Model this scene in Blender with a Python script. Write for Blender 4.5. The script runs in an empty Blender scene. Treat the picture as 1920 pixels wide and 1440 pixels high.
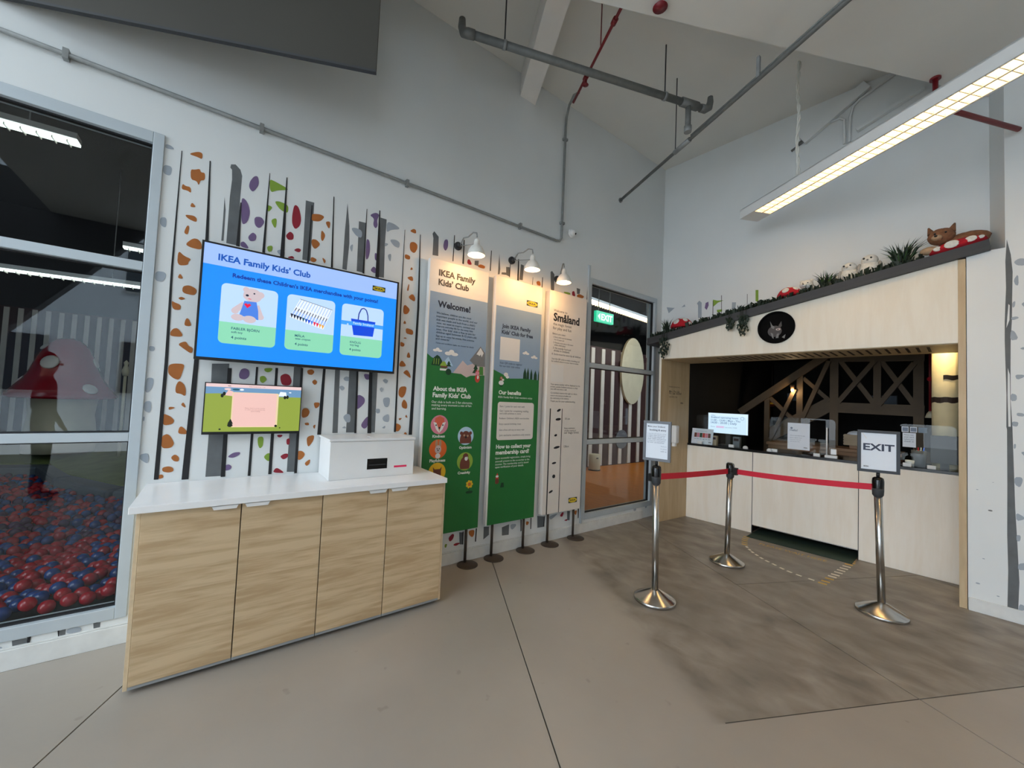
import bpy, bmesh, math, random
from mathutils import Vector, Matrix

# ------------------------------------------------------------------ scene, camera, sky, exposure
scene = bpy.context.scene
COL = scene.collection
YAW, PITCH, ROLL = math.radians(53.4026), math.radians(2.3734), math.radians(2.4239)
CAM = Vector((3.197, 0.0, 1.5))
fwd = Vector((-math.sin(YAW) * math.cos(PITCH), math.cos(YAW) * math.cos(PITCH), math.sin(PITCH)))
rgt = Vector((math.cos(YAW), math.sin(YAW), 0))
upv = rgt.cross(fwd)
r2 = math.cos(ROLL) * rgt + math.sin(ROLL) * upv
u2 = -math.sin(ROLL) * rgt + math.cos(ROLL) * upv
cam_data = bpy.data.cameras.new('camera')
cam_data.sensor_width = 36.0
cam_data.lens = 737.46 / 1920 * 36.0
cam_data.clip_start = 0.05
cam = bpy.data.objects.new('camera', cam_data)
COL.objects.link(cam)
cam.matrix_world = Matrix(((r2.x, u2.x, -fwd.x, CAM.x), (r2.y, u2.y, -fwd.y, CAM.y), (r2.z, u2.z, -fwd.z, CAM.z), (0, 0, 0, 1)))
scene.camera = cam

world = bpy.data.worlds.new('overcast_sky')
scene.world = world
world.use_nodes = True
wn = world.node_tree.nodes
wn['Background'].inputs[0].default_value = (0.80, 0.90, 1.0, 1)
wn['Background'].inputs[1].default_value = 4.2
scene.view_settings.view_transform = 'Standard'
scene.view_settings.look = 'None'
scene.view_settings.gamma = 1.0
scene.view_settings.use_curve_mapping = False
scene.view_settings.exposure = 0.25

random.seed(7)
PI = math.pi

# ------------------------------------------------------------------ materials
def lin(c):
    out = []
    for v in c:
        v = v / 255.0
        out.append(v / 12.92 if v <= 0.04045 else ((v + 0.055) / 1.055) ** 2.4)
    return (out[0], out[1], out[2], 1.0)

MATS = {}
def M(name, rgb=(200, 200, 200), rough=0.6, metal=0.0, var=0.06, scale=6.0, bump=0.0, emit=0.0, stretch=None, spec=0.5):
    if name in MATS:
        return MATS[name]
    m = bpy.data.materials.new(name)
    m.use_nodes = True
    nt = m.node_tree
    bs = nt.nodes['Principled BSDF']
    bs.inputs['Roughness'].default_value = rough
    bs.inputs['Metallic'].default_value = metal
    bs.inputs['Specular IOR Level'].default_value = spec
    c = lin(rgb)
    if emit > 0:
        bs.inputs['Base Color'].default_value = (c[0] * .2, c[1] * .2, c[2] * .2, 1)
        bs.inputs['Emission Color'].default_value = c
        bs.inputs['Emission Strength'].default_value = emit
    elif var > 0:
        tc = nt.nodes.new('ShaderNodeTexCoord')
        mp = nt.nodes.new('ShaderNodeMapping')
        if stretch:
            mp.inputs['Scale'].default_value = stretch
        nz = nt.nodes.new('ShaderNodeTexNoise')
        nz.inputs['Scale'].default_value = scale
        nz.inputs['Detail'].default_value = 5
        cr = nt.nodes.new('ShaderNodeValToRGB')
        cr.color_ramp.elements[0].position = 0.3
        cr.color_ramp.elements[1].position = 0.7
        cr.color_ramp.elements[0].color = (c[0] * (1 - var), c[1] * (1 - var), c[2] * (1 - var), 1)
        cr.color_ramp.elements[1].color = (min(1, c[0] * (1 + var)), min(1, c[1] * (1 + var)), min(1, c[2] * (1 + var)), 1)
        nt.links.new(tc.outputs['Object'], mp.inputs[0])
        nt.links.new(mp.outputs[0], nz.inputs['Vector'])
        nt.links.new(nz.outputs[0], cr.inputs[0])
        nt.links.new(cr.outputs[0], bs.inputs['Base Color'])
        if bump > 0:
            bp = nt.nodes.new('ShaderNodeBump')
            bp.inputs['Strength'].default_value = bump
            bp.inputs['Distance'].default_value = 0.01
            nt.links.new(nz.outputs[0], bp.inputs['Height'])
            nt.links.new(bp.outputs[0], bs.inputs['Normal'])
    else:
        bs.inputs['Base Color'].default_value = c
    MATS[name] = m
    return m

def wood(name, light, dark, stretch, scale=3.0, rough=0.45, mid=0.5):
    m = bpy.data.materials.new(name)
    m.use_nodes = True
    nt = m.node_tree
    bs = nt.nodes['Principled BSDF']
    bs.inputs['Roughness'].default_value = rough
    tc = nt.nodes.new('ShaderNodeTexCoord')
    mp = nt.nodes.new('ShaderNodeMapping')
    mp.inputs['Scale'].default_value = stretch
    nz = nt.nodes.new('ShaderNodeTexNoise')
    nz.inputs['Scale'].default_value = scale
    nz.inputs['Detail'].default_value = 6
    nz.inputs['Distortion'].default_value = 0.6
    n2 = nt.nodes.new('ShaderNodeTexNoise')
    n2.inputs['Scale'].default_value = scale * 6
    n2.inputs['Detail'].default_value = 3
    mx = nt.nodes.new('ShaderNodeMath'); mx.operation = 'MULTIPLY_ADD'
    mx.inputs[1].default_value = 0.25
    cr = nt.nodes.new('ShaderNodeValToRGB')
    e = cr.color_ramp.elements
    e[0].position = 0.38; e[0].color = lin(dark)
    e[1].position = 0.38 + 0.22; e[1].color = lin(light)
    nt.links.new(tc.outputs['Object'], mp.inputs[0])
    nt.links.new(mp.outputs[0], nz.inputs['Vector'])
    nt.links.new(mp.outputs[0], n2.inputs['Vector'])
    sb = nt.nodes.new('ShaderNodeMath'); sb.operation = 'SUBTRACT'; sb.inputs[1].default_value = 0.5
    nt.links.new(n2.outputs[0], sb.inputs[0])
    nt.links.new(sb.outputs[0], mx.inputs[0])
    nt.links.new(nz.outputs[0], mx.inputs[2])
    nt.links.new(mx.outputs[0], cr.inputs[0])
    nt.links.new(cr.outputs[0], bs.inputs['Base Color'])
    MATS[name] = m
    return m

def glass(name, tint=(1, 1, 1), ior=1.5, rough=0.0):
    m = bpy.data.materials.new(name)
    m.use_nodes = True
    nt = m.node_tree
    nt.nodes.remove(nt.nodes['Principled BSDF'])
    tr = nt.nodes.new('ShaderNodeBsdfTransparent'); tr.inputs[0].default_value = (tint[0], tint[1], tint[2], 1)
    gl = nt.nodes.new('ShaderNodeBsdfGlossy'); gl.inputs['Roughness'].default_value = rough
    fr = nt.nodes.new('ShaderNodeFresnel'); fr.inputs[0].default_value = ior
    geo = nt.nodes.new('ShaderNodeNewGeometry')          # thin pane: same reflectance on both faces
    mr = nt.nodes.new('ShaderNodeMapRange'); mr.inputs[3].default_value = ior; mr.inputs[4].default_value = 1.0 / ior
    nt.links.new(geo.outputs['Backfacing'], mr.inputs[0]); nt.links.new(mr.outputs[0], fr.inputs[0])
    mix = nt.nodes.new('ShaderNodeMixShader')
    nt.links.new(fr.outputs[0], mix.inputs[0])
    nt.links.new(tr.outputs[0], mix.inputs[1])
    nt.links.new(gl.outputs[0], mix.inputs[2])
    nt.links.new(mix.outputs[0], nt.nodes['Material Output'].inputs[0])
    MATS[name] = m
    return m

AX, AY = -math.sin(1.116778), math.cos(1.116778)     # building grid, direction a
BX, BY = math.cos(1.116778), math.sin(1.116778)      # building grid, direction b

def concrete_floor():
    m = bpy.data.materials.new('polished_concrete')
    m.use_nodes = True
    nt = m.node_tree; N = nt.nodes; Lk = nt.links
    bs = N['Principled BSDF']
    tc = N.new('ShaderNodeTexCoord')
    def dot(v):
        d = N.new('ShaderNodeVectorMath'); d.operation = 'DOT_PRODUCT'
        d.inputs[1].default_value = v
        Lk.new(tc.outputs['Object'], d.inputs[0]); return d.outputs['Value']
    def noise(scale, detail=5, vec=None, dist=0.0):
        n = N.new('ShaderNodeTexNoise'); n.inputs['Scale'].default_value = scale
        n.inputs['Detail'].default_value = detail; n.inputs['Distortion'].default_value = dist
        Lk.new(vec if vec else tc.outputs['Object'], n.inputs['Vector']); return n.outputs[0]
    def math_(op, a, b=None, c=None):
        n = N.new('ShaderNodeMath'); n.operation = op
        for i, v in enumerate((a, b, c)):
            if v is None: continue
            if isinstance(v, (int, float)): n.inputs[i].default_value = v
            else: Lk.new(v, n.inputs[i])
        return n.outputs[0]
    def step(v, lo, hi):
        n = N.new('ShaderNodeMapRange'); n.interpolation_type = 'SMOOTHSTEP'
        n.inputs[1].default_value = lo; n.inputs[2].default_value = hi
        Lk.new(v, n.inputs[0]); return n.outputs[0]
    def ramp(v, stops):
        n = N.new('ShaderNodeValToRGB'); e = n.color_ramp.elements
        e[0].position, e[0].color = stops[0][0], lin(stops[0][1])
        e[1].position, e[1].color = stops[-1][0], lin(stops[-1][1])
        for p, c in stops[1:-1]:
            x = e.new(p); x.color = lin(c)
        Lk.new(v, n.inputs[0]); return n.outputs[0]
    def mix(f, a, b):
        n = N.new('ShaderNodeMix'); n.data_type = 'RGBA'
        Lk.new(f, n.inputs[0]); Lk.new(a, n.inputs[6]); Lk.new(b, n.inputs[7]); return n.outputs[2]
    ca, cb = dot((AX, AY, 0)), dot((BX, BY, 0))
    wob = math_('MULTIPLY_ADD', noise(5.0), 0.10, -0.05)
    # worn old area with an edge along the joint and a rough trowelled edge
    mb = step(math_('ADD', cb, wob), 2.72, 2.90)
    ma = step(math_('ADD', ca, math_('MULTIPLY', wob, 0.12)), -1.168, -1.152)
    mask = math_('MULTIPLY', mb, ma)
    smooth_c = ramp(noise(1.1, 6), [(0.3, (148, 141, 132)), (0.7, (160, 153, 143))])
    mp = N.new('ShaderNodeMapping'); mp.inputs['Rotation'].default_value = (0, 0, -0.45); mp.inputs['Scale'].default_value = (1.6, 2.5, 1)
    Lk.new(tc.outputs['Object'], mp.inputs[0])
    streak = noise(2.4, 12, mp.outputs[0], 0.35)
    worn_c = ramp(streak, [(0.3, (108, 101, 92)), (0.5, (133, 125, 115)), (0.72, (156, 149, 139))])
    blot = step(noise(0.8, 4), 0.42, 0.62)
    worn_c = mix(math_('MULTIPLY', blot, 0.55), worn_c, ramp(noise(7, 6), [(0.3, (112, 105, 95)), (0.7, (142, 135, 125))]))
    col = mix(mask, smooth_c, worn_c)
    # scattered scuffs
    sc = step(noise(9, 2), 0.70, 0.76)
    col = mix(math_('MULTIPLY', sc, 0.3), col, ramp(noise(3), [(0.3, (100, 92, 84)), (0.7, (110, 102, 92))]))
    # chipped dark edge along the joint under the worn area
    Lk.new(col, bs.inputs['Base Color'])
    rg = N.new('ShaderNodeMapRange'); rg.inputs[3].default_value = 0.30; rg.inputs[4].default_value = 0.5
    Lk.new(math_('MULTIPLY_ADD', mask, 0.35, math_('MULTIPLY', noise(4, 6), 0.65)), rg.inputs[0])
    Lk.new(rg.outputs[0], bs.inputs['Roughness'])
    bp = N.new('ShaderNodeBump'); bp.inputs['Strength'].default_value = 0.12; bp.inputs['Distance'].default_value = 0.004
    Lk.new(noise(30, 4), bp.inputs['Height']); Lk.new(bp.outputs[0], bs.inputs['Normal'])
    MATS['polished_concrete'] = m
    return m

concrete_floor()
M('white_wall', (222, 226, 226), .75, var=.03, scale=1.3, bump=.03)
M('ceiling_paint', (222, 221, 215), .8, var=.04, scale=1.0)
M('beam_paint', (232, 229, 224), .8, var=.03)
M('skirting', (214, 216, 214), .6, var=.06, scale=12)
M('alu', (186, 196, 202), .45, .15, var=.03)
M('gasket', (26, 27, 30), .6, var=0)
M('joint', (62, 58, 52), .9, var=.1)
glass('pane_glass', (.93, .96, .96), 1.40)
glass('acrylic', (.96, .98, .98), 1.3)
wood('oak', (206, 182, 146), (182, 155, 118), (1.0, 0.42, 5.0), 4.2)
wood('birch', (230, 225, 211), (226, 219, 203), (5, 5, .6), 2.2, .5)
wood('birch_pale', (246, 239, 226), (242, 233, 217), (5, 5, .6), 2.2, .45)
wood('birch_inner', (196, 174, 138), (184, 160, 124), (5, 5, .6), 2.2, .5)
M('ply_edge', (212, 190, 156), .6, var=.08, scale=30)
M('white_lam', (240, 241, 241), .28, var=.02)
M('white_plastic', (228, 229, 228), .35, var=.02)
M('plinth', (150, 154, 156), .5, var=.04)
M('black', (14, 14, 15), .45, var=0)
M('matte_black', (9, 9, 10), .8, var=0, spec=.08)
M('black_gloss', (10, 11, 13), .12, var=0)
M('counter_black', (16, 17, 20), .14, var=.1)
M('dark_grey', (52, 54, 57), .6, var=.06)
M('shelf_dark', (46, 48, 52), .55, var=.1, scale=10)
M('steel', (190, 188, 184), .22, 1.0, var=.04, scale=40)
M('galv', (142, 145, 144), .5, .2, var=.12, scale=20)
M('pipe_dark', (112, 114, 112), .55, .2, var=.12, scale=20)
M('red_pipe', (120, 22, 30), .45, var=.05)
M('stand_brown', (70, 60, 52), .55, .3, var=.06)
M('belt_red', (206, 22, 52), .65, var=.05, scale=60)
M('curtain_grey', (62, 60, 54), .7, var=.05, scale=2)
M('screen_blue', (22, 140, 255), .3, emit=0.82)
M('scr_light', (158, 190, 255), .3, emit=0.82)
M('scr_card', (188, 218, 255), .3, emit=0.82)
M('scr_green', (140, 216, 180), .3, emit=0.82)
M('scr_navy', (12, 84, 180), .3, emit=0.82)
M('scr_navy2', (8, 48, 150), .3, emit=0.82)
M('scr_dark', (32, 90, 110), .3, emit=0.82)
M('scr_skin', (206, 190, 196), .3, emit=0.82)
M('scr_denim', (76, 130, 226), .3, emit=0.82)
M('scr_red', (232, 22, 70), .3, emit=0.82)
M('scr_black', (16, 34, 60), .3, emit=0.82)
M('scr_bag', (10, 72, 220), .3, emit=0.82)
M('scr_bluelight', (64, 158, 255), .3, emit=0.82)
M('scr_orange', (236, 170, 60), .3, emit=0.82)
M('scr_yellow', (226, 236, 120), .3, emit=0.82)
M('scr_white', (232, 240, 255), .3, emit=0.82)
M('scr2_pink', (240, 196, 188), .3, emit=0.78)
M('scr2_pale', (236, 205, 205), .3, emit=0.78)
M('scr2_grass', (146, 164, 66), .3, emit=0.78)
M('scr2_sky', (110, 152, 190), .3, emit=0.78)
M('scr2_cream', (236, 214, 168), .3, emit=0.78)
M('scr2_dark', (16, 26, 14), .3, emit=0.74)
M('scr2_text', (176, 120, 118), .3, emit=0.74)
M('scr3', (214, 238, 255), .3, emit=0.82)
M('scr3_text', (120, 150, 190), .3, emit=0.74)
M('scr3_pink', (232, 200, 236), .3, emit=0.74)
M('p_white', (226, 224, 220), .6, var=.02)
M('p_cream', (226, 220, 212), .6, var=.02)
M('p_blue', (138, 162, 188), .6, var=.03)
M('p_green', (30, 112, 50), .6, var=.04)
M('p_green2', (70, 128, 52), .6, var=.05)
M('p_dgreen', (14, 62, 34), .6, var=.05)
M('p_grey', (118, 118, 118), .6, var=.05)
M('p_beige', (196, 178, 176), .6, var=.03)
M('p_red', (190, 58, 48), .6, var=.05)
M('p_pink', (214, 130, 148), .6, var=.04)
M('p_orange', (222, 104, 40), .6, var=.04)
M('p_yellow', (238, 190, 40), .6, var=.04)
M('p_brown', (110, 58, 44), .6, var=.06)
M('p_fox', (216, 98, 70), .6, var=.04)
M('p_sky', (176, 206, 226), .6, var=.04)
M('p_olive', (140, 170, 60), .6, var=.04)
M('p_tan', (176, 142, 110), .6, var=.04)
M('t_dark', (70, 66, 66), .6, var=0)
M('t_black', (24, 24, 28), .6, var=0)
M('t_navy', (28, 44, 66), .6, var=0)
M('t_white', (232, 236, 228), .6, var=0)
M('mur_black', (30, 30, 32), .75, var=.1, scale=20)
M('mur_trunk', (98, 102, 104), .75, var=.12, scale=10)
M('mur_orange', (168, 100, 44), .75, var=.1, scale=8)
M('mur_purple', (112, 92, 132), .75, var=.08, scale=8)
M('mur_green', (128, 160, 56), .75, var=.1, scale=8)
M('mur_red', (142, 28, 46), .75, var=.08, scale=8)
M('mur_pale', (158, 168, 178), .75, var=.06, scale=8)
M('mur_white', (222, 226, 226), .75, var=.03)
M('lamp_enamel', (226, 224, 216), .35, var=.02)
M('bulb_warm', (255, 226, 170), .4, emit=30)
M('tube_warm', (255, 206, 136), .4, emit=20)
M('louver', (236, 232, 220), .35, var=.02)
M('tube_cool', (226, 240, 236), .4, emit=2.6)
M('tube_play', (255, 226, 180), .4, emit=8.0)
M('exit_green', (20, 190, 140), .4, emit=1.1)
M('exit_white', (225, 255, 245), .4, emit=1.3)
M('play_dark', (18, 19, 24), .8, var=.15)
M('maroon', (52, 20, 22), .7, var=.12)
M('slat_white', (214, 206, 196), .6, var=.05)
M('play_wood', (210, 126, 40), .35, var=.14, scale=4, stretch=(1, 6, 1))
M('play_green', (104, 116, 62), .8, var=.15)
M('kerb_grey', (74, 84, 94), .6, var=.08)
M('cap_red', (150, 16, 34), .25, var=.06)
M('cap_spot', (226, 220, 214), .4, var=.03)
M('stem_cream', (206, 196, 168), .5, var=.05)
M('ball_red', (156, 20, 34), .18, var=.05)
M('ball_blue', (26, 56, 112), .18, var=.05)
M('ball_purple', (70, 34, 66), .18, var=.05)
M('truss_wood', (92, 72, 46), .6, var=.14, scale=6)
M('booth_dark', (20, 18, 17), .8, var=.2)
M('booth_wood', (150, 112, 78), .5, var=.12)
M('birch_bark', (232, 214, 168), .6, var=.06, scale=10)
M('bark_dark', (40, 24, 18), .7, var=.2)
M('leaf_dark', (20, 38, 24), .6, var=.3, scale=20)
M('leaf_mid', (48, 80, 40), .6, var=.25, scale=20)
M('plush_white', (214, 214, 208), .95, var=.12, scale=40, bump=.5)
M('plush_grey', (160, 158, 154), .95, var=.15, scale=40, bump=.5)
M('plush_red', (176, 18, 36), .9, var=.08, scale=40, bump=.3)
M('plush_brown', (126, 86, 60), .95, var=.22, scale=40, bump=.5)
M('plush_tan', (178, 150, 120), .95, var=.15, scale=40, bump=.5)
M('eye_black', (10, 10, 10), .15, var=0)
M('paper', (226, 232, 240), .6, var=.02)
M('paper_ink', (128, 140, 158), .6, var=0)
M('frame_grey', (108, 112, 118), .5, .1, var=.04)
M('frame_dark', (58, 62, 68), .5, var=.04)
M('sign_text', (56, 64, 84), .6, var=0)
M('tape_white', (232, 226, 210), .7, var=.06)
M('tape_yellow', (206, 168, 84), .7, var=.1)
M('mat_green', (38, 58, 48), .8, var=.12)
M('cable_white', (228, 228, 220), .5, var=.04)
M('wall_grey', (172, 176, 176), .7, var=.03)
M('tissue_wood', (176, 156, 128), .6, var=.1)
M('skin', (168, 124, 102), .55, var=.06)
M('cloth_dark', (40, 44, 52), .85, var=.1, scale=20)
M('hair_dark', (24, 20, 18), .5, var=.2, scale=30)
M('pavement', (206, 206, 202), .8, var=.08, scale=2)
M('facade', (120, 136, 150), .5, var=.06)
M('render_blue', (216, 226, 234), .7, var=.05)
M('window_dark', (46, 60, 70), .2, var=.05)
M('logo_blue', (30, 50, 40), .5, var=0)
M('logo_yellow', (226, 196, 40), .5, var=0)
M('red_label', (230, 40, 90), .5, var=.04)
M('led', (255, 250, 235), .4, emit=2.0)

# ------------------------------------------------------------------ mesh builder
class MB:
    def __init__(self):
        self.v, self.f, self.m, self.s = [], [], [], []
    def add(self, vs, fs, mi=0, smooth=False):
        o = len(self.v)
        self.v += [tuple(p) for p in vs]
        for f in fs:
            self.f.append(tuple(i + o for i in f)); self.m.append(mi); self.s.append(smooth)
        return self
    def box(self, x0, y0, z0, x1, y1, z1, mi=0):
        if x0 > x1: x0, x1 = x1, x0
        if y0 > y1: y0, y1 = y1, y0
        if z0 > z1: z0, z1 = z1, z0
        vs = [(x0, y0, z0), (x1, y0, z0), (x1, y1, z0), (x0, y1, z0), (x0, y0, z1), (x1, y0, z1), (x1, y1, z1), (x0, y1, z1)]
        return self.add(vs, [(3, 2, 1, 0), (4, 5, 6, 7), (0, 1, 5, 4), (1, 2, 6, 5), (2, 3, 7, 6), (3, 0, 4, 7)], mi)
    def prism(self, pts, lo, hi, mi=0):
        """pts: base polygon as 3D points; lo, hi: offset vectors"""
        n = len(pts); lo, hi = Vector(lo), Vector(hi)
        vs = [Vector(p) + lo for p in pts] + [Vector(p) + hi for p in pts]
        fs = [tuple(range(n - 1, -1, -1)), tuple(range(n, 2 * n))] + [(i, (i + 1) % n, n + (i + 1) % n, n + i) for i in range(n)]
        return self.add(vs, fs, mi)
    def beam(self, p0, p1, w, h, upd=(0, 0, 1), mi=0):
        p0, p1 = Vector(p0), Vector(p1)
        d = (p1 - p0).normalized(); u = Vector(upd)
        s = d.cross(u).normalized(); u = s.cross(d).normalized()
        q = [s * (a * w / 2) + u * (b * h / 2) for a, b in ((-1, -1), (1, -1), (1, 1), (-1, 1))]
        vs = [p0 + k for k in q] + [p1 + k for k in q]
        return self.add(vs, [(3, 2, 1, 0), (4, 5, 6, 7), (0, 1, 5, 4), (1, 2, 6, 5), (2, 3, 7, 6), (3, 0, 4, 7)], mi)
    def cyl(self, p0, p1, r0, r1=None, seg=16, mi=0, smooth=True):
        r1 = r0 if r1 is None else r1
        p0, p1 = Vector(p0), Vector(p1)
        d = (p1 - p0).normalized()
        a = d.orthogonal().normalized(); b = d.cross(a)
        vs = []
        for p, r in ((p0, r0), (p1, r1)):
            for k in range(seg):
                t = 2 * PI * k / seg
                vs.append(p + a * (r * math.cos(t)) + b * (r * math.sin(t)))
        o = len(self.v)
        self.add(vs, [(k, (k + 1) % seg, seg + (k + 1) % seg, seg + k) for k in range(seg)], mi, smooth)
        self.f.append(tuple(o + k for k in range(seg - 1, -1, -1))); self.m.append(mi); self.s.append(False)
        self.f.append(tuple(o + seg + k for k in range(seg))); self.m.append(mi); self.s.append(False)
        return self
    def tube(self, path, r, seg=10, mi=0):
        pts = [Vector(p) for p in path]; n = len(pts); vs = []
        prev = None
        for i, p in enumerate(pts):
            d = (pts[min(i + 1, n - 1)] - pts[max(i - 1, 0)]).normalized()
            a = d.orthogonal().normalized() if prev is None else (prev - d * prev.dot(d)).normalized()
            prev = a; b = d.cross(a)
            rr = r[i] if isinstance(r, (list, tuple)) else r
            for k in range(seg):
                t = 2 * PI * k / seg
                vs.append(p + a * (rr * math.cos(t)) + b * (rr * math.sin(t)))
        fs = []
        for i in range(n - 1):
            for k in range(seg):
                fs.append((i * seg + k, i * seg + (k + 1) % seg, (i + 1) * seg + (k + 1) % seg, (i + 1) * seg + k))
        o = len(self.v)
        self.add(vs, fs, mi, True)
        self.f.append(tuple(o + k for k in range(seg - 1, -1, -1))); self.m.append(mi); self.s.append(False)
        self.f.append(tuple(o + (n - 1) * seg + k for k in range(seg))); self.m.append(mi); self.s.append(False)
        return self
    def lathe(self, prof, c=(0, 0, 0), seg=24, mi=0, smooth=True):
        vs, fs = [], []
        n = len(prof)
        for r, z in prof:
            for k in range(seg):
                t = 2 * PI * k / seg
                vs.append((c[0] + r * math.cos(t), c[1] + r * math.sin(t), c[2] + z))
        for i in range(n - 1):
            for k in range(seg):
                fs.append((i * seg + k, i * seg + (k + 1) % seg, (i + 1) * seg + (k + 1) % seg, (i + 1) * seg + k))
        return self.add(vs, fs, mi, smooth)
    def ell(self, c, r, seg=16, rings=10, rot=None, mi=0, jit=0.0):
        c = Vector(c); vs = []; R = rot if rot is not None else Matrix.Identity(3)
        for i in range(rings + 1):
            ph = PI * i / rings
            for k in range(seg):
                t = 2 * PI * k / seg
                j = 1 + (random.uniform(-jit, jit) if jit else 0)
                q = Vector((r[0] * math.sin(ph) * math.cos(t), r[1] * math.sin(ph) * math.sin(t), r[2] * math.cos(ph))) * j
                vs.append(c + R @ q)
        fs = []
        for i in range(rings):
            for k in range(seg):
                fs.append((i * seg + k, (i + 1) * seg + k, (i + 1) * seg + (k + 1) % seg, i * seg + (k + 1) % seg))
        return self.add(vs, fs, mi, True)
    def shift(self, o):
        self.v = [(a - o[0], b - o[1], c - o[2]) for a, b, c in self.v]
        return self
    def mesh(self, name, mats):
        me = bpy.data.meshes.new(name)
        me.from_pydata(self.v, [], self.f)
        if not isinstance(mats, (list, tuple)):
            mats = [mats]
        for m in mats:
            me.materials.append(MATS[m] if isinstance(m, str) else m)
        me.polygons.foreach_set('material_index', self.m)
        me.polygons.foreach_set('use_smooth', self.s)
        me.update()
        return me

# the reception side stands at a slight angle: s runs along it, d goes behind its face
FA = 0.0784537
FC, FS = math.cos(FA), math.sin(FA)
F0Y = 4.635
def B(s, d, z):
    return Vector((s * FC - d * FS, F0Y + s * FS + d * FC, z))
ORG = {}
FRM = {}
def thing(name, label, cat, org=(0, 0, 0), group=None, frame='W'):
    o = bpy.data.objects.new(name, None)
    o.empty_display_size = 0.1
    COL.objects.link(o)
    o.location = B(*org) if frame == 'B' else org
    if frame == 'B': o.rotation_euler = (0, 0, FA)
    o['label'] = label; o['category'] = cat
    if group: o['group'] = group
    ORG[o.name] = tuple(org); FRM[o.name] = frame
    return o
def bevel(o, w=0.003, seg=2):
    md = o.modifiers.new('bevel', 'BEVEL'); md.width = w; md.segments = seg; md.limit_method = 'ANGLE'; md.angle_limit = 0.6
    return o
def part(name, mb, mats, parent, label=None, bev=0, kind=None):
    org = ORG.get(parent.name, (0, 0, 0))
    mb.shift(org)
    o = bpy.data.objects.new(name, mb.mesh(name, mats))
    COL.objects.link(o); o.parent = parent
    ORG[o.name] = org
    if label: o['label'] = label
    if kind: o['kind'] = kind
    if bev: bevel(o, bev)
    return o
def solo(name, mb, mats, label, cat, org=(0, 0, 0), group=None, frame='W', bev=0, kind=None):
    mb.shift(org)
    o = bpy.data.objects.new(name, mb.mesh(name, mats))
    COL.objects.link(o)
    o.location = B(*org) if frame == 'B' else org
    if frame == 'B': o.rotation_euler = (0, 0, FA)
    o['label'] = label; o['category'] = cat
    if group: o['group'] = group
    if kind: o['kind'] = kind
    ORG[o.name] = tuple(org)
    if bev: bevel(o, bev)
    return o
def struct(name, mb, mats, frame='W', bev=0):
    o = bpy.data.objects.new(name, mb.mesh(name, mats))
    COL.objects.link(o)
    if frame == 'B':
        o.location = B(0, 0, 0); o.rotation_euler = (0, 0, FA)
    o['kind'] = 'structure'
    ORG[o.name] = (0, 0, 0)
    if bev: bevel(o, bev)
    return o
def link_copy(src, name, parent, loc, scale=None):
    o = src.copy(); o.name = name; COL.objects.link(o); o.parent = parent; o.location = loc
    if scale: o.scale = scale
    return o

# flat print: polygons and lettering laid on a plane
def wallmap(x):            # plane facing +x (left wall side), (u, v) = (y, z)
    return lambda u, v, k: (x + k, u, v)
def boothmap(d):           # plane facing the hall in booth frame, (u, v) = (s, z)
    return lambda u, v, k: (u, d - k, v)
def circ(cx, cy, rx, ry=None, n=24, a0=0, a1=2 * PI):
    ry = rx if ry is None else ry
    full = abs(a1 - a0 - 2 * PI) < 1e-6
    return [(cx + rx * math.cos(a0 + (a1 - a0) * i / (n if full else n - 1)), cy + ry * math.sin(a0 + (a1 - a0) * i / (n if full else n - 1))) for i in range(n)]
def rrect(x0, y0, x1, y1, r, n=5):
    if x0 > x1: x0, x1 = x1, x0
    if y0 > y1: y0, y1 = y1, y0
    out = []
    for cx, cy, a in ((x1 - r, y1 - r, 0), (x0 + r, y1 - r, PI / 2), (x0 + r, y0 + r, PI), (x1 - r, y0 + r, 1.5 * PI)):
        out += [(cx + r * math.cos(a + PI / 2 * i / n), cy + r * math.sin(a + PI / 2 * i / n)) for i in range(n + 1)]
    return out
def area2(p):
    return sum(p[i][0] * p[(i + 1) % len(p)][1] - p[(i + 1) % len(p)][0] * p[i][1] for i in range(len(p)))
class Print:
    def __init__(self, mp):
        self.mb = MB(); self.mats = []; self.k = 0.0006; self.mp = mp
    def idx(self, m):
        if m not in self.mats: self.mats.append(m)
        return self.mats.index(m)
    def poly(self, m, pts, lift=True):
        if area2(pts) < 0: pts = pts[::-1]
        self.mb.add([self.mp(u, v, self.k) for u, v in pts], [tuple(range(len(pts)))], self.idx(m))
        if lift: self.k += 0.000012
        return self
    def rect(self, m, x0, y0, x1, y1):
        return self.poly(m, [(x0, y0), (x1, y0), (x1, y1), (x0, y1)])
    def stroke(self, m, pts, w):
        for a, b in zip(pts[:-1], pts[1:]):
            d = Vector((b[0] - a[0], b[1] - a[1])); d.normalize(); n = Vector((-d.y, d.x)) * (w / 2)
            self.poly(m, [(a[0] + n.x, a[1] + n.y), (a[0] - n.x, a[1] - n.y), (b[0] - n.x, b[1] - n.y), (b[0] + n.x, b[1] + n.y)], False)
        self.k += 0.000012
        return self
    def text(self, m, s, p0, p1, bold=0.0, height=None):
        vs, fs, w, hgt = glyphs(s, bold)
        sx = (p1[0] - p0[0]) / w
        sy = sx if height is None else height / hgt
        yb = (p0[1] + p1[1]) / 2
        self.mb.add([self.mp(p0[0] + x * sx, yb + y * sy, self.k) for x, y in vs], fs, self.idx(m))
        return self
    def build(self, name, parent, label=None):
        return part(name, self.mb, self.mats, parent, label)
GLY = {}
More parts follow.
